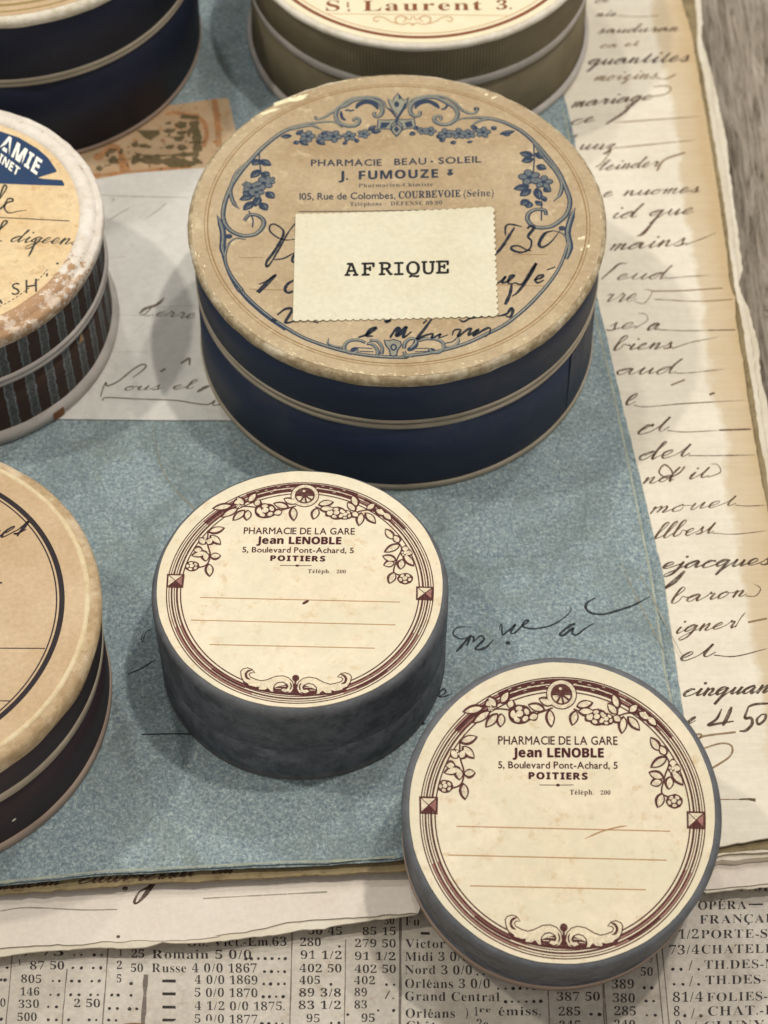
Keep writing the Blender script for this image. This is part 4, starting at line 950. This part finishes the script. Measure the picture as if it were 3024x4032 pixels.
Tx.rib(P_(p, [(875, 1075), (1200, 1074)])+P_(q, [(300, 1066), (815, 1048)]), .025, smooth=0)
# pen on lid
def pen(k, L_, w_=.075, taper=(.5, .4)): Pn.rib(P_(k, L_), [x*.82 for x in w_] if isinstance(w_, list) else w_*.82, taper=taper, wob=.35)
pen(p, [(860, 1275), (780, 1282), (715, 1258), (668, 1215), (672, 1175), (705, 1168), (755, 1200), (768, 1235), (740, 1300), (690, 1380), (645, 1440), (648, 1478), (680, 1440), (740, 1340), (800, 1230), (870, 1140)], [.05, .06, .05, .05, .05, .08, .09, .07, .05, .08, .08])
pen(p, [(690, 1425), (770, 1415), (850, 1370)], .05); pen(p, [(845, 1380), (830, 1430), (850, 1450)], .08)
pen(g6, [(590, 128), (640, 108), (712, 58), (660, 110), (580, 188)], [.05, .05, .07, .13, .14], (.6, 1)); pen(g6, [(850, 95), (800, 125), (778, 165), (800, 190), (850, 175)], .085)
pen(g6, [(722, 352), (780, 308), (830, 308), (812, 350), (782, 400), (800, 408), (850, 395)], .085); pen(g6, [(680, 385), (715, 398)], .13, (.8, .8))
pen(q, [(903, 1250), (905, 1185), (940, 1168), (1022, 1185)], .06); pen(q, [(970, 1190), (925, 1260), (880, 1330), (810, 1410)], .085); pen(q, [(905, 1310), (850, 1375)], .06)
pen(q, [(1062, 1200), (1085, 1180), (1110, 1195), (1068, 1255), (1092, 1290), (1080, 1345), (1020, 1372), (955, 1355), (950, 1330), (1000, 1325), (1050, 1350), (1090, 1362)], [.12, .10, .05, .08, .06, .08]); pen(q, [(1250, 1215), (1190, 1235), (1148, 1305), (1170, 1335), (1235, 1295), (1300, 1212)], [.05, .10, .10, .05, .05])
pen(g7, [(740, 105), (770, 105), (815, 65), (790, 105), (830, 95), (870, 60), (845, 62), (830, 105), (855, 112), (880, 105)], .07); pen(g7, [(855, 115), (842, 180), (812, 248)], .10, (.5, .8)); pen(g7, [(870, 105), (925, 112), (985, 20), (1015, -20), (960, 80), (895, 165), (855, 195)], .08)
pen(g7, [(1000, 88), (1045, 75), (1060, 55), (1030, 60), (1008, 90), (1025, 106), (1065, 88)], .07); pen(g7, [(1085, 22), (1140, 2)], .09)
pen(g7, [(760, 325), (820, 310), (850, 272), (862, 290), (845, 328), (815, 325)], .08); pen(g7, [(510, 345), (540, 360), (580, 340), (640, 330), (740, 322)], .06)
pen(g7, [(60, 468), (95, 410), (112, 405), (100, 455), (150, 405), (165, 400), (145, 465), (200, 425)], .085); pen(g7, [(330, 345), (290, 400), (235, 475), (290, 450), (340, 440), (330, 470), (390, 440), (380, 465), (440, 445)], [.11, .09, .06, .06, .06])
pen(g7, [(465, 450), (480, 415), (520, 415), (500, 460), (560, 415), (590, 405), (570, 450), (640, 410), (600, 455), (700, 400), (712, 430), (680, 460)], .07); pen(g6, [(1310, 515), (1380, 490), (1440, 445), (1400, 455), (1370, 500), (1420, 505)], .09); pen(g6, [(1540, 510), (1590, 450), (1610, 455), (1590, 505), (1640, 470), (1659, 450)], .09)
pen(g7, [(20, 360), (60, 350), (30, 370)], .09); pen(g7, [(275, 372), (300, 350)], .1); pen(g6, [(985, 400), (1020, 410)], .09)
for (kk, a, b) in ((p, (450, 1410), (620, 1408)), (q, (960, 1385), (1210, 1388)), (g6, (520, 165), (830, 170)), (g7, (760, 118), (1100, 128))): Rl.rib([kk(*a), kk(*b)], .018, smooth=0)
for R0, w_ in ((4.33, .03), (4.40, .018)):
    Rl.circ((0.0, 0.0), R0, w_, n=200)
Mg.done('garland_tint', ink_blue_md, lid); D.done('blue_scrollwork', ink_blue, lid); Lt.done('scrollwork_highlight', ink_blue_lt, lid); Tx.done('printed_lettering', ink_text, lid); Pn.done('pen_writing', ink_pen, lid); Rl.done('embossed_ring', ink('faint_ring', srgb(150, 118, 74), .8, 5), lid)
Sc = Ink(lA, zA, .0035)
for x, y, r in ((190, 75, 4), (235, 140, 3), (180, 165, 2.5), (165, 80, 2.5)): 
    X = c1(2200, 900, .4967)(x, y); Sc.ell(lA(*X), r*.018, r*.012, 1, jit=.3)
for kx, ky, a, b in ((1120, 400, .34, .06), (1180, 385, .2, .07), (1060, 440, .25, .05), (1915, 372, .05, .04), (1945, 385, .08, .03)): Sc.ell(lA(kx, ky), a, b, .45, jit=.3)
for _ in range(110):
    a = random.choice((random.uniform(3.0, 6.3), random.gauss(2.2, .3), random.gauss(4.2, .5))); rr = 4.69-abs(random.gauss(0, .06))
    Sc.ell((rr*math.cos(a), rr*math.sin(a)), random.uniform(.008, .04)*random.choice((1, 1, 2)), random.uniform(.006, .016), a+1.57, n=8, jit=.35)
Sc.done('chipped_spot', ink('bare_card', srgb(238, 224, 186), .4, 10), lid)
# the card
zc = hA+A0[2]+.03
cA = lambda px, py: frame_loc((0, 0, 0), I3, zc)(px, py)
card = thing('name_card', 'small ivory card with pinked edges typed AFRIQUE lying on large box lid', 'card', (0, 0, 0))
cn = [(1164, 849), (1939, 822), (1955, 1243), (1153, 1262)]
cn = [cA(*c) for c in cn]
def scallop(a, b, n, depth):
    o = []; d = b-a; nn = Vector((-d.y, d.x)).normalized()
    for i in range(n*6):
        t = i/(n*6); o.append(a+d*t+nn*depth*abs(math.sin(math.pi*t*n)))
    return o
outc = scallop(cn[0], cn[1], 26, .022) + scallop(cn[1], cn[2], 18, -.0+.045) + scallop(cn[2], cn[3], 27, .045) + [cn[3].copy(), (cn[3]+cn[0])/2]
cc_ = (cn[0]+cn[1]+cn[2]+cn[3])/4
hcard = lambda x, y: .05*min(1, (((x-cc_.x)/2.25)**2*.5+((y-cc_.y)/1.6)**2*.5)**2)*(1 if y > cc_.y else .6)
sheet('card_paper', outc, zc, .016, card_pap, card, hf=hcard, step=.28)
I = Ink(cA, lambda x, y: zc+hcard(x, y), .004)
for ch, x0, x1, y in (('A', 1357, 1410, 1086), ('F', 1424, 1474, 1085), ('R', 1492, 1545, 1083), ('I', 1552, 1588, 1083), ('Q', 1600, 1652, 1081), ('U', 1660, 1712, 1079), ('E', 1717, 1766, 1077)):
    V, F, gx0, gx1 = glyph(ch, 'slab', 0)
    a, b = cA(x0, y), cA(x1, y-0.8); u = (cA(x0, y-50)-a)/cap_h('slab')
    for ox, oy in ((0, 0), (.012, 0), (.006, .008), (-.008, -.006), (.004, -.012)): I.emit([tuple(a+(b-a)*((v[0]-gx0)/(gx1-gx0))+u*v[1]+Vector((ox, oy))) for v in V], F)
I.done('typed_lettering', ink_type, card)

# ---------------- two grey boxes of the station pharmacy
def grey_box(pos, rot, label, seed, second=False):
    B = thing('round_pill_box', label, 'round box', pos, rot, 'old round pharmacy boxes')
    rb = 3.12 if second else 3.085
    body = lathe('body', [(0.1, 0.0), (rb-.04, 0.0), (rb, .05), (rb, 1.22), (rb-.1, 1.25)], grey, B, seed=seed, wob=.02)
    if second: band('base_band', rb, rb, 0.0, .55, band_pink, body, .012, seed, .02)
    lid = lathe('lid', [(rb-.06, 1.205), (rb-.002, 1.212), (rb+.008, 1.26), (rb+.015, 1.9), (rb+.02, 2.45), (rb+.02, 2.62), (rb-.02, 2.72), (rb-.10, 2.775), (2.5, 2.78)], grey, B, seed=seed, wob=.02, seg=200)
    disc('paper_label', 2.985, 2.80, cream, lid, amp=.008, th=.03, seg=240)
    return B, lid
q2 = Vector((3.4844, -8.4048, 0.02)); a2, b2 = .2971, -.0105
Rm = Matrix.Rotation(b2, 3, 'Y') @ Matrix.Rotation(a2, 3, 'X')
S1 = (-1.766, -3.939, 0.002)
G1, lid1 = grey_box(S1, None, 'slate grey round box with maroon rose-wreath label, standing flat on the blue folder', 3)
G2, lid2 = grey_box(tuple(q2), Rm, 'slate grey round box with maroon rose-wreath label, tilted over the edge onto the newspaper', 8, True)
l2 = frame_loc(q2, Rm, 2.80)
zf = lambda x, y: 2.80
k = c1(1550, 2600, .8137)
ctr = l2(*k(817, 750)); 
kk = lambda x, y: l2(*k(x, y))-ctr      # wreath-centred coordinates
Dm, Lm, Md, Tm, Rm_ = [Ink(lambda x, y: kk(x, y), zf, z) for z in (.004, .0055, .003, .004, .003)]
Ro = (kk(1506, 765)-kk(128, 700)).length/2; Ri = Ro*.895
for i, (t, w_) in enumerate(((0, .024), (.17, .020), (.36, .038), (.55, .022), (.74, .042), (1.0, .028))):
    Dm.circ((0, 0), Ro+(Ri-Ro)*t, w_, n=220)
for a0, a1 in ((40, 140), (200, 250), (290, 335)):
    Md.circ((0, 0), Ro+(Ri-Ro)*.27, .03, a0=a0, a1=a1); Md.circ((0, 0), Ro+(Ri-Ro)*.65, .03, a0=a0, a1=a1)
for a0, a1, t, w_ in ((64, 116, .22, .08), (66, 114, .60, .06), (35, 60, .35, .07), (122, 140, .4, .07), (228, 246, .55, .05), (296, 312, .3, .05)): Dm.circ((0, 0), Ro+(Ri-Ro)*t, w_, a0=a0, a1=a1)
for a0 in range(68, 114, 2): 
    if not 86 < a0 < 94: Lm.circ((0, 0), Ro+(Ri-Ro)*(.2+.5*((a0*7) % 10)/10), .012, a0=a0, a1=a0+1.4, n=3)
def sq(cx, cy):
    P = [kk(cx-45, cy-42), kk(cx+47, cy-40), kk(cx+45, cy+46), kk(cx-43, cy+42)]
    Dm.emit([tuple(v) for v in P], [(0, 1, 2, 3)], .0012); C_ = (P[0]+P[1]+P[2]+P[3])/4
    S_ = [C_+(v-C_)*.82 for v in P]; top = C_+(P[0]-C_)*.1
    def tri(a, b, ink_, f=.8):
        c = (a+b+C_)/3; ink_.emit([tuple(c+(v-c)*f) for v in (a, b, C_)], [(0, 1, 2)], .0022)
    tri(S_[0], S_[1], Lm, .85); tri(S_[3], S_[0], Lm, .9); tri(S_[1], S_[2], Md2, .8); 
Md2 = Ink(lambda x, y: kk(x, y), zf, .0055)
sq(168, 700); sq(1462, 772)
# station medallion
C_ = kk(812, 165); r_ = (kk(887, 165)-C_).length
Dm.ell(C_, r_, r_, n=40, dz=.0015); Lm.ell(C_, r_*.93, r_*.93, n=40, dz=.0015); Dm.ell(C_, r_*.70, r_*.70, n=36, dz=.0045)
for a in (-100, -60, -140, -20, -160): 
    aa = math.radians(a); Lm.emit([tuple(C_+Vector((math.cos(aa+d_)*r_*rr, math.sin(aa+d_)*r_*rr))) for rr, d_ in ((.2, 0), (.58, -.22), (.6, 0), (.58, .22))], [(0, 1, 2, 3)], .0045)
Lm.ell(C_+Vector((-.06*r_, .38*r_)), r_*.1, r_*.1, n=8, dz=.0045)
def lv(a, b, w_=.075): Dm.leaf(a, b, w_*1.35, Lm, dz=.0018, hf=.56)
Lm.z0 = .0075
def ros(x, y, r): Dm.flower((x, y), r*1.2, Lm, rose=True)
class _K: pass
for a, b in (((775, 215), (700, 183)), ((735, 240), (648, 213)), ((700, 262), (650, 280)), ((752, 235), (762, 328)), ((560, 235), (578, 190)), ((520, 255), (515, 326)), ((505, 255), (442, 326)), ((500, 228), (458, 172)), ((520, 212), (560, 150)),
             ((470, 240), (378, 305)), ((440, 225), (330, 250)), ((560, 250), (600, 290)), ((480, 200), (440, 215)),
             ((882, 225), (968, 205)), ((880, 240), (862, 318)), ((890, 250), (975, 250)), ((930, 262), (960, 295)), ((1085, 262), (1035, 205)), ((1090, 235), (1062, 158)), ((1112, 268), (1102, 358)), ((1130, 270), (1192, 342)), ((1140, 255), (1185, 215)), ((1180, 250), (1245, 292)), ((1225, 270), (1272, 322)), ((1060, 270), (1100, 300)),
             ((320, 400), (408, 370)), ((330, 415), (392, 478)), ((312, 475), (278, 430)), ((325, 480), (345, 430)), ((325, 520), (240, 545)), ((312, 520), (318, 582)), ((300, 505), (248, 508)), ((338, 552), (398, 545)), ((335, 592), (345, 678)),
             ((1290, 440), (1242, 370)), ((1325, 465), (1240, 520)), ((1320, 460), (1290, 410)), ((1310, 570), (1232, 540)), ((1300, 580), (1240, 600)), ((1340, 530), (1402, 608)), ((1335, 560), (1330, 628)), ((1350, 520), (1392, 530)), ((1300, 640), (1275, 716)), ((1330, 500), (1375, 500))): lv(a, b, .085)
for x, y, r in ((612, 262, .20), (985, 275, .17), (1030, 285, .13), (250, 610, .13), (1358, 682, .14), (1352, 525, .09), (300, 450, .08), (470, 235, .06), (1210, 262, .07)): ros(x, y, r)
for L_ in ([(320, 385), (322, 470), (340, 540), (325, 600), (275, 622)], [(1290, 435), (1332, 492), (1312, 560), (1297, 640), (1340, 665)], [(360, 270), (470, 238), (560, 240), (650, 268), (770, 230)], [(870, 235), (960, 270), (1060, 275), (1150, 255), (1250, 300)]): Dm.rib(L_, .035)
# foot scroll: outline dark, inside pale
k5_ = c1(1970, 3580, .3074)
def inv_k(px, py): return ((px-1550)/.8137, (py-2600)/.8137)
def scroll(m):
    f = lambda x, y: inv_k(*(k5_(x, y) if m > 0 else k5_(1630-x, y+(815-x)*.11)))
    out = [(62, 130), (90, 92), (150, 74), (210, 95), (255, 155), (205, 150), (176, 178), (200, 222), (280, 262), (350, 282), (430, 262), (540, 208), (640, 200), (720, 232), (778, 300), (796, 400), (765, 465), (692, 488), (636, 462), (620, 424), (650, 396), (700, 406), (716, 380), (700, 335), (640, 300), (572, 310), (532, 352), (520, 400), (530, 462), (480, 452), (440, 405), (400, 432), (322, 424), (318, 378), (280, 388), (182, 358), (168, 330), (108, 290), (75, 220)]
    P = [kk(*f(*v)) for v in out]
    base = [kk(*f(*v)) for v in ((95, 285), (170, 330), (330, 380), (480, 400), (700, 330), (812, 330), (812, 512), (700, 505), (530, 485), (320, 440), (150, 385))]
    r = delaunay_2d_cdt(base, [(i, (i+1) % len(base)) for i in range(len(base))], [], 1, 1e-6)
    Dm.emit([tuple(v) for v in r[0]], [tuple(t) for t in r[2]], .0)
    r = delaunay_2d_cdt(P, [(i, (i+1) % len(P)) for i in range(len(P))], [], 1, 1e-6)
    Lm.emit([tuple(v) for v in r[0]], [tuple(t) for t in r[2]], -.002)
    Dm.strip(P, [.022]*len(P), .003, True)
    for p_, w_ in (([(215, 108), (165, 125), (135, 170), (150, 230), (200, 262)], .05), ([(590, 345), (690, 358)], .012), ([(740, 300), (760, 370), (740, 430)], .03), ([(430, 380), (480, 440)], .025), ([(330, 370), (340, 400)], .02)): Dm.rib([f(*v) for v in p_], w_, dz=.003, taper=(.3, .3))
    Lm.rib([f(560, 355), f(690, 368)], .014, dz=-.002, smooth=0); Lm.rib([f(545, 400), f(622, 405)], .014, dz=-.002, smooth=0)
    Dm.rib([f(630, 440), f(680, 470), f(740, 450)], .03, dz=.003, taper=(.3, .3))
scroll(1); scroll(-1)
Dm.ell(kk(823, 1293), .075, .08, n=14, dz=.003); Dm.rib([(823, 1300), (823, 1395)], .045, dz=.003, smooth=0)
Tm.text('PHARMACIE DE LA GARE', (503, 407), (1085, 409), 40, 'sans', .0, fat=.03); Tm.text('Jean LENOBLE', (573, 468), (1017, 470), 44, 'bold', 0, fat=.055, sp=.04)
Tm.text('5, Boulevard Pont-Achard, 5', (503, 522), (1085, 525), 33, 'sans', 0, fat=.035); Tm.text('POITIERS', (650, 574), (938, 577), 32, 'bold', 0, fat=.07, sp=.11)
Tm.rib([(705, 603), (795, 604), (870, 603)], .014, smooth=0); Tm.ell(kk(795, 604), .045, .03, n=6); Tm.text('Téléph.', (850, 650), (970, 650), 24, 'serif', 0); Tm.text('200', (1000, 650), (1050, 650), 20, 'serif', 0)
for a, b in (((305, 803), (1338, 827)), ((265, 942), (1320, 967)), ((370, 1091), (1220, 1110))): Rm_.rib([a, b], .022, smooth=0)
off1 = ctr
for box, lidn in ((G1, lid1), (G2, lid2)):
    for Ik, nm, mt in ((Dm, 'rose_wreath_print', ink_mar), (Lm, 'wreath_highlight', ink_mar_lt), (Md, 'wreath_tint', ink_mar_md), (Md2, 'corner_tint', ink_mar_md), (Tm, 'printed_lettering', ink('maroon_type', srgb(72, 30, 34), .3, 16)), (Rm_, 'writing_lines', ink_rule)):
        if Ik.V:
            ob = link(nm, mk([(v[0]+off1.x, v[1]+off1.y, v[2]) for v in Ik.V], Ik.F), mt, lidn)
def mark(lidn, pos, rot, L_, w_):
    f = frame_loc(pos, rot, 2.80); I = Ink(f, zf, .006); I.rib(L_, w_, taper=(.2, .3)); return I.done('scratch_mark', ink_rule if w_ < .03 else ink_mar, lidn)
mark(lid1, S1, I3, [c1(1150, 1800, .422)(95, 1372), c1(1150, 1800, .422)(130, 1352), c1(1150, 1800, .422)(155, 1338)], .06)
mark(lid2, q2, Rm, [k(922, 865), k(1000, 830), k(1080, 808), k(1130, 800)], .028)

# ---------------- C : striped box at the left
C0 = (-10.414, 5.643, 0.016)
C = thing('round_pill_box', 'brown and blue striped round box with chipped white rim at the left edge', 'round box', C0, group='old round pharmacy boxes')
body = lathe('body', [(0.1, .02), (3.84, .02), (3.82, 1.9), (3.7, 2.0)], stripes, C, seed=5)
lathe('base_band', [(3.80, 0.0), (3.96, 0.03), (3.99, .18), (3.96, .34), (3.83, .37)], band_white, body, seed=5, edge={3: (.01, .02, 9), 4: (0, .02, 9)})
lid = lathe('lid', [(3.7, 1.95), (3.84, 1.96), (3.85, 3.35), (3.8, 3.5)], stripes, C, seed=5)
lathe('seam_band', [(3.82, 1.92), (3.90, 1.94), (3.91, 2.02), (3.87, 2.05), (3.90, 2.09), (3.90, 2.17), (3.83, 2.19)], band_white, lid, seed=5, edge={0: (0, .015, 8), 6: (0, .015, 8)})
lathe('rim', [(3.83, 3.20), (3.92, 3.24), (3.96, 3.40), (3.96, 3.54), (3.90, 3.63), (3.82, 3.60), (3.78, 3.66), (3.70, 3.73), (3.58, 3.75), (3.46, 3.72), (3.40, 3.66), (3.38, 3.60)], rimC, lid, seed=5,
      edge={0: (.02, .05, 6), 1: (.02, .04, 6), 3: (.03, .02, 14), 4: (.035, .02, 11), 5: (.02, .01, 7), 7: (.03, .02, 9), 9: (.03, .015, 8)}, seg=280)
zc_ = 3.665
disc('paper_label', 3.44, zc_, foxed, lid, amp=.012, th=.03)
lC = frame_loc(C0, I3, zc_); zl = lambda x, y: zc_
k = c1(0, 400, .4972)
I = Ink(lC, zl, .004); J = Ink(lC, zl, .0065); K = Ink(lC, zl, .0055)
I.poly(P_(k, [(-900, 190), (-600, 150), (-300, 165), (0, 235), (150, 285), (300, 375), (380, 445), (448, 545), (445, 558), (300, 603), (345, 612), (490, 622), (512, 655), (505, 668), (250, 660), (0, 650), (-500, 640), (-900, 640)]))
J.text('PHARMAMIE'[5:], k(-10, 362), k(295, 585), 0, 'bold', .012, up=(48*.5, -105*.52), sp=.05); J.text('INET', k(-20, 470), k(140, 592), 0, 'bold', .012, up=(24*.5, -58*.52), sp=.05)
J.text('PHARM', k(-480, 330), k(-70, 345), 50, 'bold', .012, sp=.05)
K.rib(P_(k, [(-200, 915), (0, 918), (550, 946)]), .028, smooth=0)
for L_, w_ in (([(-60, 830), (-10, 780), (45, 700), (50, 670), (30, 668), (-5, 760), (-40, 850), (0, 850), (60, 800), (100, 790), (95, 770), (60, 775), (35, 840), (70, 882), (140, 870), (215, 860)], .05), ([(-60, 1060), (0, 1010), (50, 965), (50, 945), (20, 960), (-20, 1080), (20, 1110)], .05)): K.rib(P_(k, L_), w_, taper=(.4, .3), wob=.3)
write(K, 'digeens', k(75, 1110), k(620, 1135), 24, .05); K.rib(P_(k, [(290, 1080), (260, 1160), (225, 1230)]), .05, taper=(.5, .3))
K.text('S', k(85, 1535), k(165, 1525), 46, 'sans', .0); K.text('H', k(195, 1520), k(300, 1505), 52, 'sans', .0); K.rib(P_(k, [(370, 1385), (375, 1360)]), .04, smooth=0); K.rib(P_(k, [(0, 1570), (15, 1600)]), .05, smooth=0); K.ell(lC(*k(455, 1283)), .03, .03)
for i in range(24):
    a = -75+i*2.0; K.circ((0, 0), 3.18, .02, a0=a, a1=a+1.1, n=3)
I.done('blue_panel', ink_blue_solid, lid); J.done('panel_lettering', ink_white, lid); K.done('pen_writing', ink('grey_green_pen', srgb(62, 64, 60), .4, 9), lid)
sc = Ink(lambda px, py: Vector((px, py)), zl, 0)
# a bare brown scar on the base band
ang = math.atan2(at(225, 1622, .2).y-C0[1], at(225, 1622, .2).x-C0[0])
V = []
for i in range(7):
    for j in range(4):
        a = ang+(i-3)*.013; V.append((4.003*math.cos(a), 4.003*math.sin(a), .05+.09*j+.01*nz(i, j)))
V2 = [(v[0], v[1], v[2]) for v in V]
link('worn_patch', mk(V2, [(i*4+j, (i+1)*4+j, (i+1)*4+j+1, i*4+j+1) for i in range(6) for j in range(3)]), ink('scar_brown', srgb(128, 84, 54), .15, 7), body)
ang = math.atan2(at(305, 1340, 1.6).y-C0[1], at(305, 1340, 1.6).x-C0[0])
V = [(3.845*math.cos(ang+a), 3.845*math.sin(ang+a), z) for a, z in ((-.022, 1.55), (.03, 1.58), (.008, 1.88))]
link('torn_patch', mk(V, [(0, 1, 2)]), ink('torn_tan', srgb(190, 150, 104), .1, 7), body)

# ---------------- D : plum box with black ring lid at the left
D0 = (-10.183, -5.035, 0.002)
Dx = thing('round_pill_box', 'dark plum round box with black double ring on its tan lid at the left edge', 'round box', D0, group='old round pharmacy boxes')
body = lathe('body', [(0.1, .02), (4.27, .02), (4.27, 1.9), (4.1, 1.95)], plum, Dx, seed=9)
band('base_band', 4.27, 4.27, 0.0, .32, band_pink, body, .025, 9)
lid = lathe('lid', [(4.15, 1.92), (4.29, 1.93), (4.31, 3.0), (4.2, 3.2)], plum, Dx, seed=9)
band('seam_band', 4.28, 4.28, 1.86, 2.14, band_tan, lid, .02, 9)
lathe('rim', [(4.30, 2.98), (4.36, 3.0), (4.40, 3.18), (4.40, 3.36), (4.34, 3.45), (4.22, 3.48), (4.05, 3.48)], rimD, lid, seed=9, edge={0: (.01, .03, 7), 1: (.02, .03, 7), 3: (.02, .01, 14), 4: (.03, .01, 10)}, seg=240)
lathe('ridge', [(4.19, 3.47), (4.17, 3.50), (4.12, 3.515), (4.08, 3.50), (4.06, 3.47)], ridgeD, lid, seed=9, edge={0: (.02, .0, 9), 1: (.02, .01, 9), 3: (.01, .01, 12)}, seg=240)
zd = 3.49
disc('paper_label', 4.08, zd, lid_tan, lid, amp=.01, th=.03)
lD = frame_loc(D0, I3, zd); zl2 = lambda x, y: zd
I = Ink(lD, zl2, .005)
k = c1(0, 1750, .4522)
Rd = lD(*k(540, 1350)).length; Rd2 = lD(*k(493, 1350)).length
I.circ((0, 0), Rd, .11, n=240); I.circ((0, 0), Rd2, .028, n=240)
write(I, 'es', k(-10, 812), k(215, 760), 72*.4522, .075, slant=.75); I.rib(P_(k, [(150, 800), (200, 720), (228, 695)]), .04)
write(I, 'rivier', k(-700, 820), k(-20, 815), 72*.4522, .06, slant=.75)
I.rib([k(-900, 1772), k(392, 1776)], .022, smooth=0); I.rib([(-400, 2757), (42, 2760)], .022, smooth=0); I.rib([k(-20, 1205), k(18, 1205)], .04, smooth=0)
I.done('printed_ring_and_lettering', ink_black, lid)
I = Ink(lambda x, y: Vector((x, y)), lambda x, y: 0, 0)
ang = math.atan2(at(50, 3224, .9).y-D0[1], at(50, 3224, .9).x-D0[0])
V = [(4.285*math.cos(ang+a), 4.285*math.sin(ang+a), .92+b) for a, b in ((-.012, -.02), (.006, -.035), (.014, .01), (.004, .05), (-.008, .03))]
link('chip', mk(V, [(0, 1, 2, 3, 4)]), ink('chip_white', srgb(214, 206, 190), .05), body)

# ---------------- B : olive ribbed box at the top
B0 = (0.972, 16.236, 0.002)
B = thing('round_pill_box', 'olive ribbed cloth round box with cream St Laurent lid at the top', 'round box', B0, group='old round pharmacy boxes')
body = lathe('body', [(0.1, .02), (4.50, .02), (4.46, 1.95), (4.3, 2.0)], olive, B, seed=13)
lathe('base_band', [(4.50, 0), (4.60, .02), (4.62, .12), (4.60, .22), (4.51, .25)], band_white, body, seed=13)
lid = lathe('lid', [(4.3, 1.98), (4.48, 2.0), (4.52, 3.30), (4.45, 3.42)], olive, B, seed=13)
band('seam_band', 4.48, 4.48, 1.95, 2.22, band_white, lid, .02, 13)
lathe('rim', [(4.50, 3.36), (4.60, 3.38), (4.64, 3.47), (4.60, 3.555), (4.40, 3.56)], rimB, lid, seed=13, edge={1: (.02, .01, 9), 2: (.02, 0, 12)})
disc('paper_label', 4.50, 3.57, stlaur, lid, amp=.006, th=.02)
lB = frame_loc(B0, I3, 3.57); zb = lambda x, y: 3.57
I = Ink(lB, zb, .005); J = Ink(lB, zb, .005)
k = c1(900, 0, .6028)
I.circ((0, 0), 4.30, .10, n=240); J.circ((0, 0), 4.16, .03, n=240)
I.text('S', k(628, 72), k(735, 70), 40, 'serif', -.002); I.text('t', k(768, 48), k(795, 47), 24, 'serif', 0); I.ell(lB(*k(785, 68)), .035, .04); I.text('Laurent', k(868, 72), (1904, 40), 40, 'serif', -.004, sp=.03); I.text('3.', (1950, 38), (2020, 36), 36, 'serif', 0)
J.rib([k(640, 90), k(1400, 97), (2000, 62)], .02, smooth=0)
for s_ in (-1, 1):
    f = lambda x, y: k(1205+s_*x, y)
    J.rib([f(0, 165), f(25, 150), f(70, 160), f(110, 145), f(110, 115), f(70, 105), f(45, 125), f(70, 145)], .04, taper=(.6, .5)); J.rib([f(100, 155), f(150, 140), f(190, 115), f(240, 110), f(258, 128), f(240, 142), f(222, 132)], .035)
    J.rib([f(5, 105), f(20, 130), f(50, 110)], .03)
J.ell(lB(*k(1202, 160)), .06, .05, n=4)
I.done('printed_lettering', ink_brown3, lid); J.done('printed_ornament', ink('pale_brown_print', srgb(196, 158, 118), .3, 8), lid)

# ---------------- E : dark navy box in the top left corner
E0 = (-9.564, 15.847, 0.016)
Eb = thing('round_pill_box', 'tall dark navy round box with striped tan lid in the top left corner', 'round box', E0, group='old round pharmacy boxes')
body = lathe('body', [(0.1, .02), (4.66, .02), (4.70, 2.72), (4.5, 2.78)], navy2, Eb, seed=17)
band('base_band', 4.66, 4.66, 0.0, .16, band_pink, body, .02, 17)
lid = lathe('lid', [(4.5, 2.74), (4.71, 2.75), (4.73, 4.62), (4.6, 4.8)], navy2, Eb, seed=17)
lathe('seam_band', [(4.69, 2.68), (4.73, 2.70), (4.735, 2.78), (4.70, 2.80), (4.735, 2.82), (4.735, 2.92), (4.70, 2.94)], band_tan, lid, seed=17)
lathe('rim', [(4.71, 4.60), (4.76, 4.63), (4.80, 4.74), (4.78, 4.86), (4.66, 4.88), (4.56, 4.885)], rimE, lid, seed=17, edge={1: (.02, .03, 8), 3: (.03, .01, 9)})
disc('paper_label', 4.60, 4.892, lid_tan, lid, amp=.01, th=.02)
I = Ink(lambda x, y: Vector((x, y)), lambda x, y: 4.892, .004)
for R0, w_ in ((4.45, .05), (4.22, .09), (4.05, .03)): I.circ((0, 0), R0, w_, n=220)
I.done('printed_ring', ink('olive_ring', srgb(150, 130, 84), .4, 8), lid)

# ---------------- a turned wooden knob just touching the bottom edge
kp = at(523, 4022, 1.0)
Kn = thing('wooden_stopper', 'blurred brown wooden knob just poking in at the bottom edge over the newspaper', 'stopper', (kp.x, kp.y-.78, -.9))
woodk = cloth_paper('varnished_wood', srgb(150, 104, 70), srgb(120, 80, 52), .45, .4)
lathe('knob', [(.02, 2.05), (.3, 2.04), (.6, 1.95), (.82, 1.75), (.88, 1.5), (.8, 1.25), (.55, 1.1), (.42, 1.0)][::-1], woodk, Kn, seed=2, seg=48)
lathe('foot', [(.05, 0.0), (.62, 0.0), (.66, .1), (.5, .3), (.42, .6), (.42, 1.02)], woodk, Kn, seed=2, seg=48)
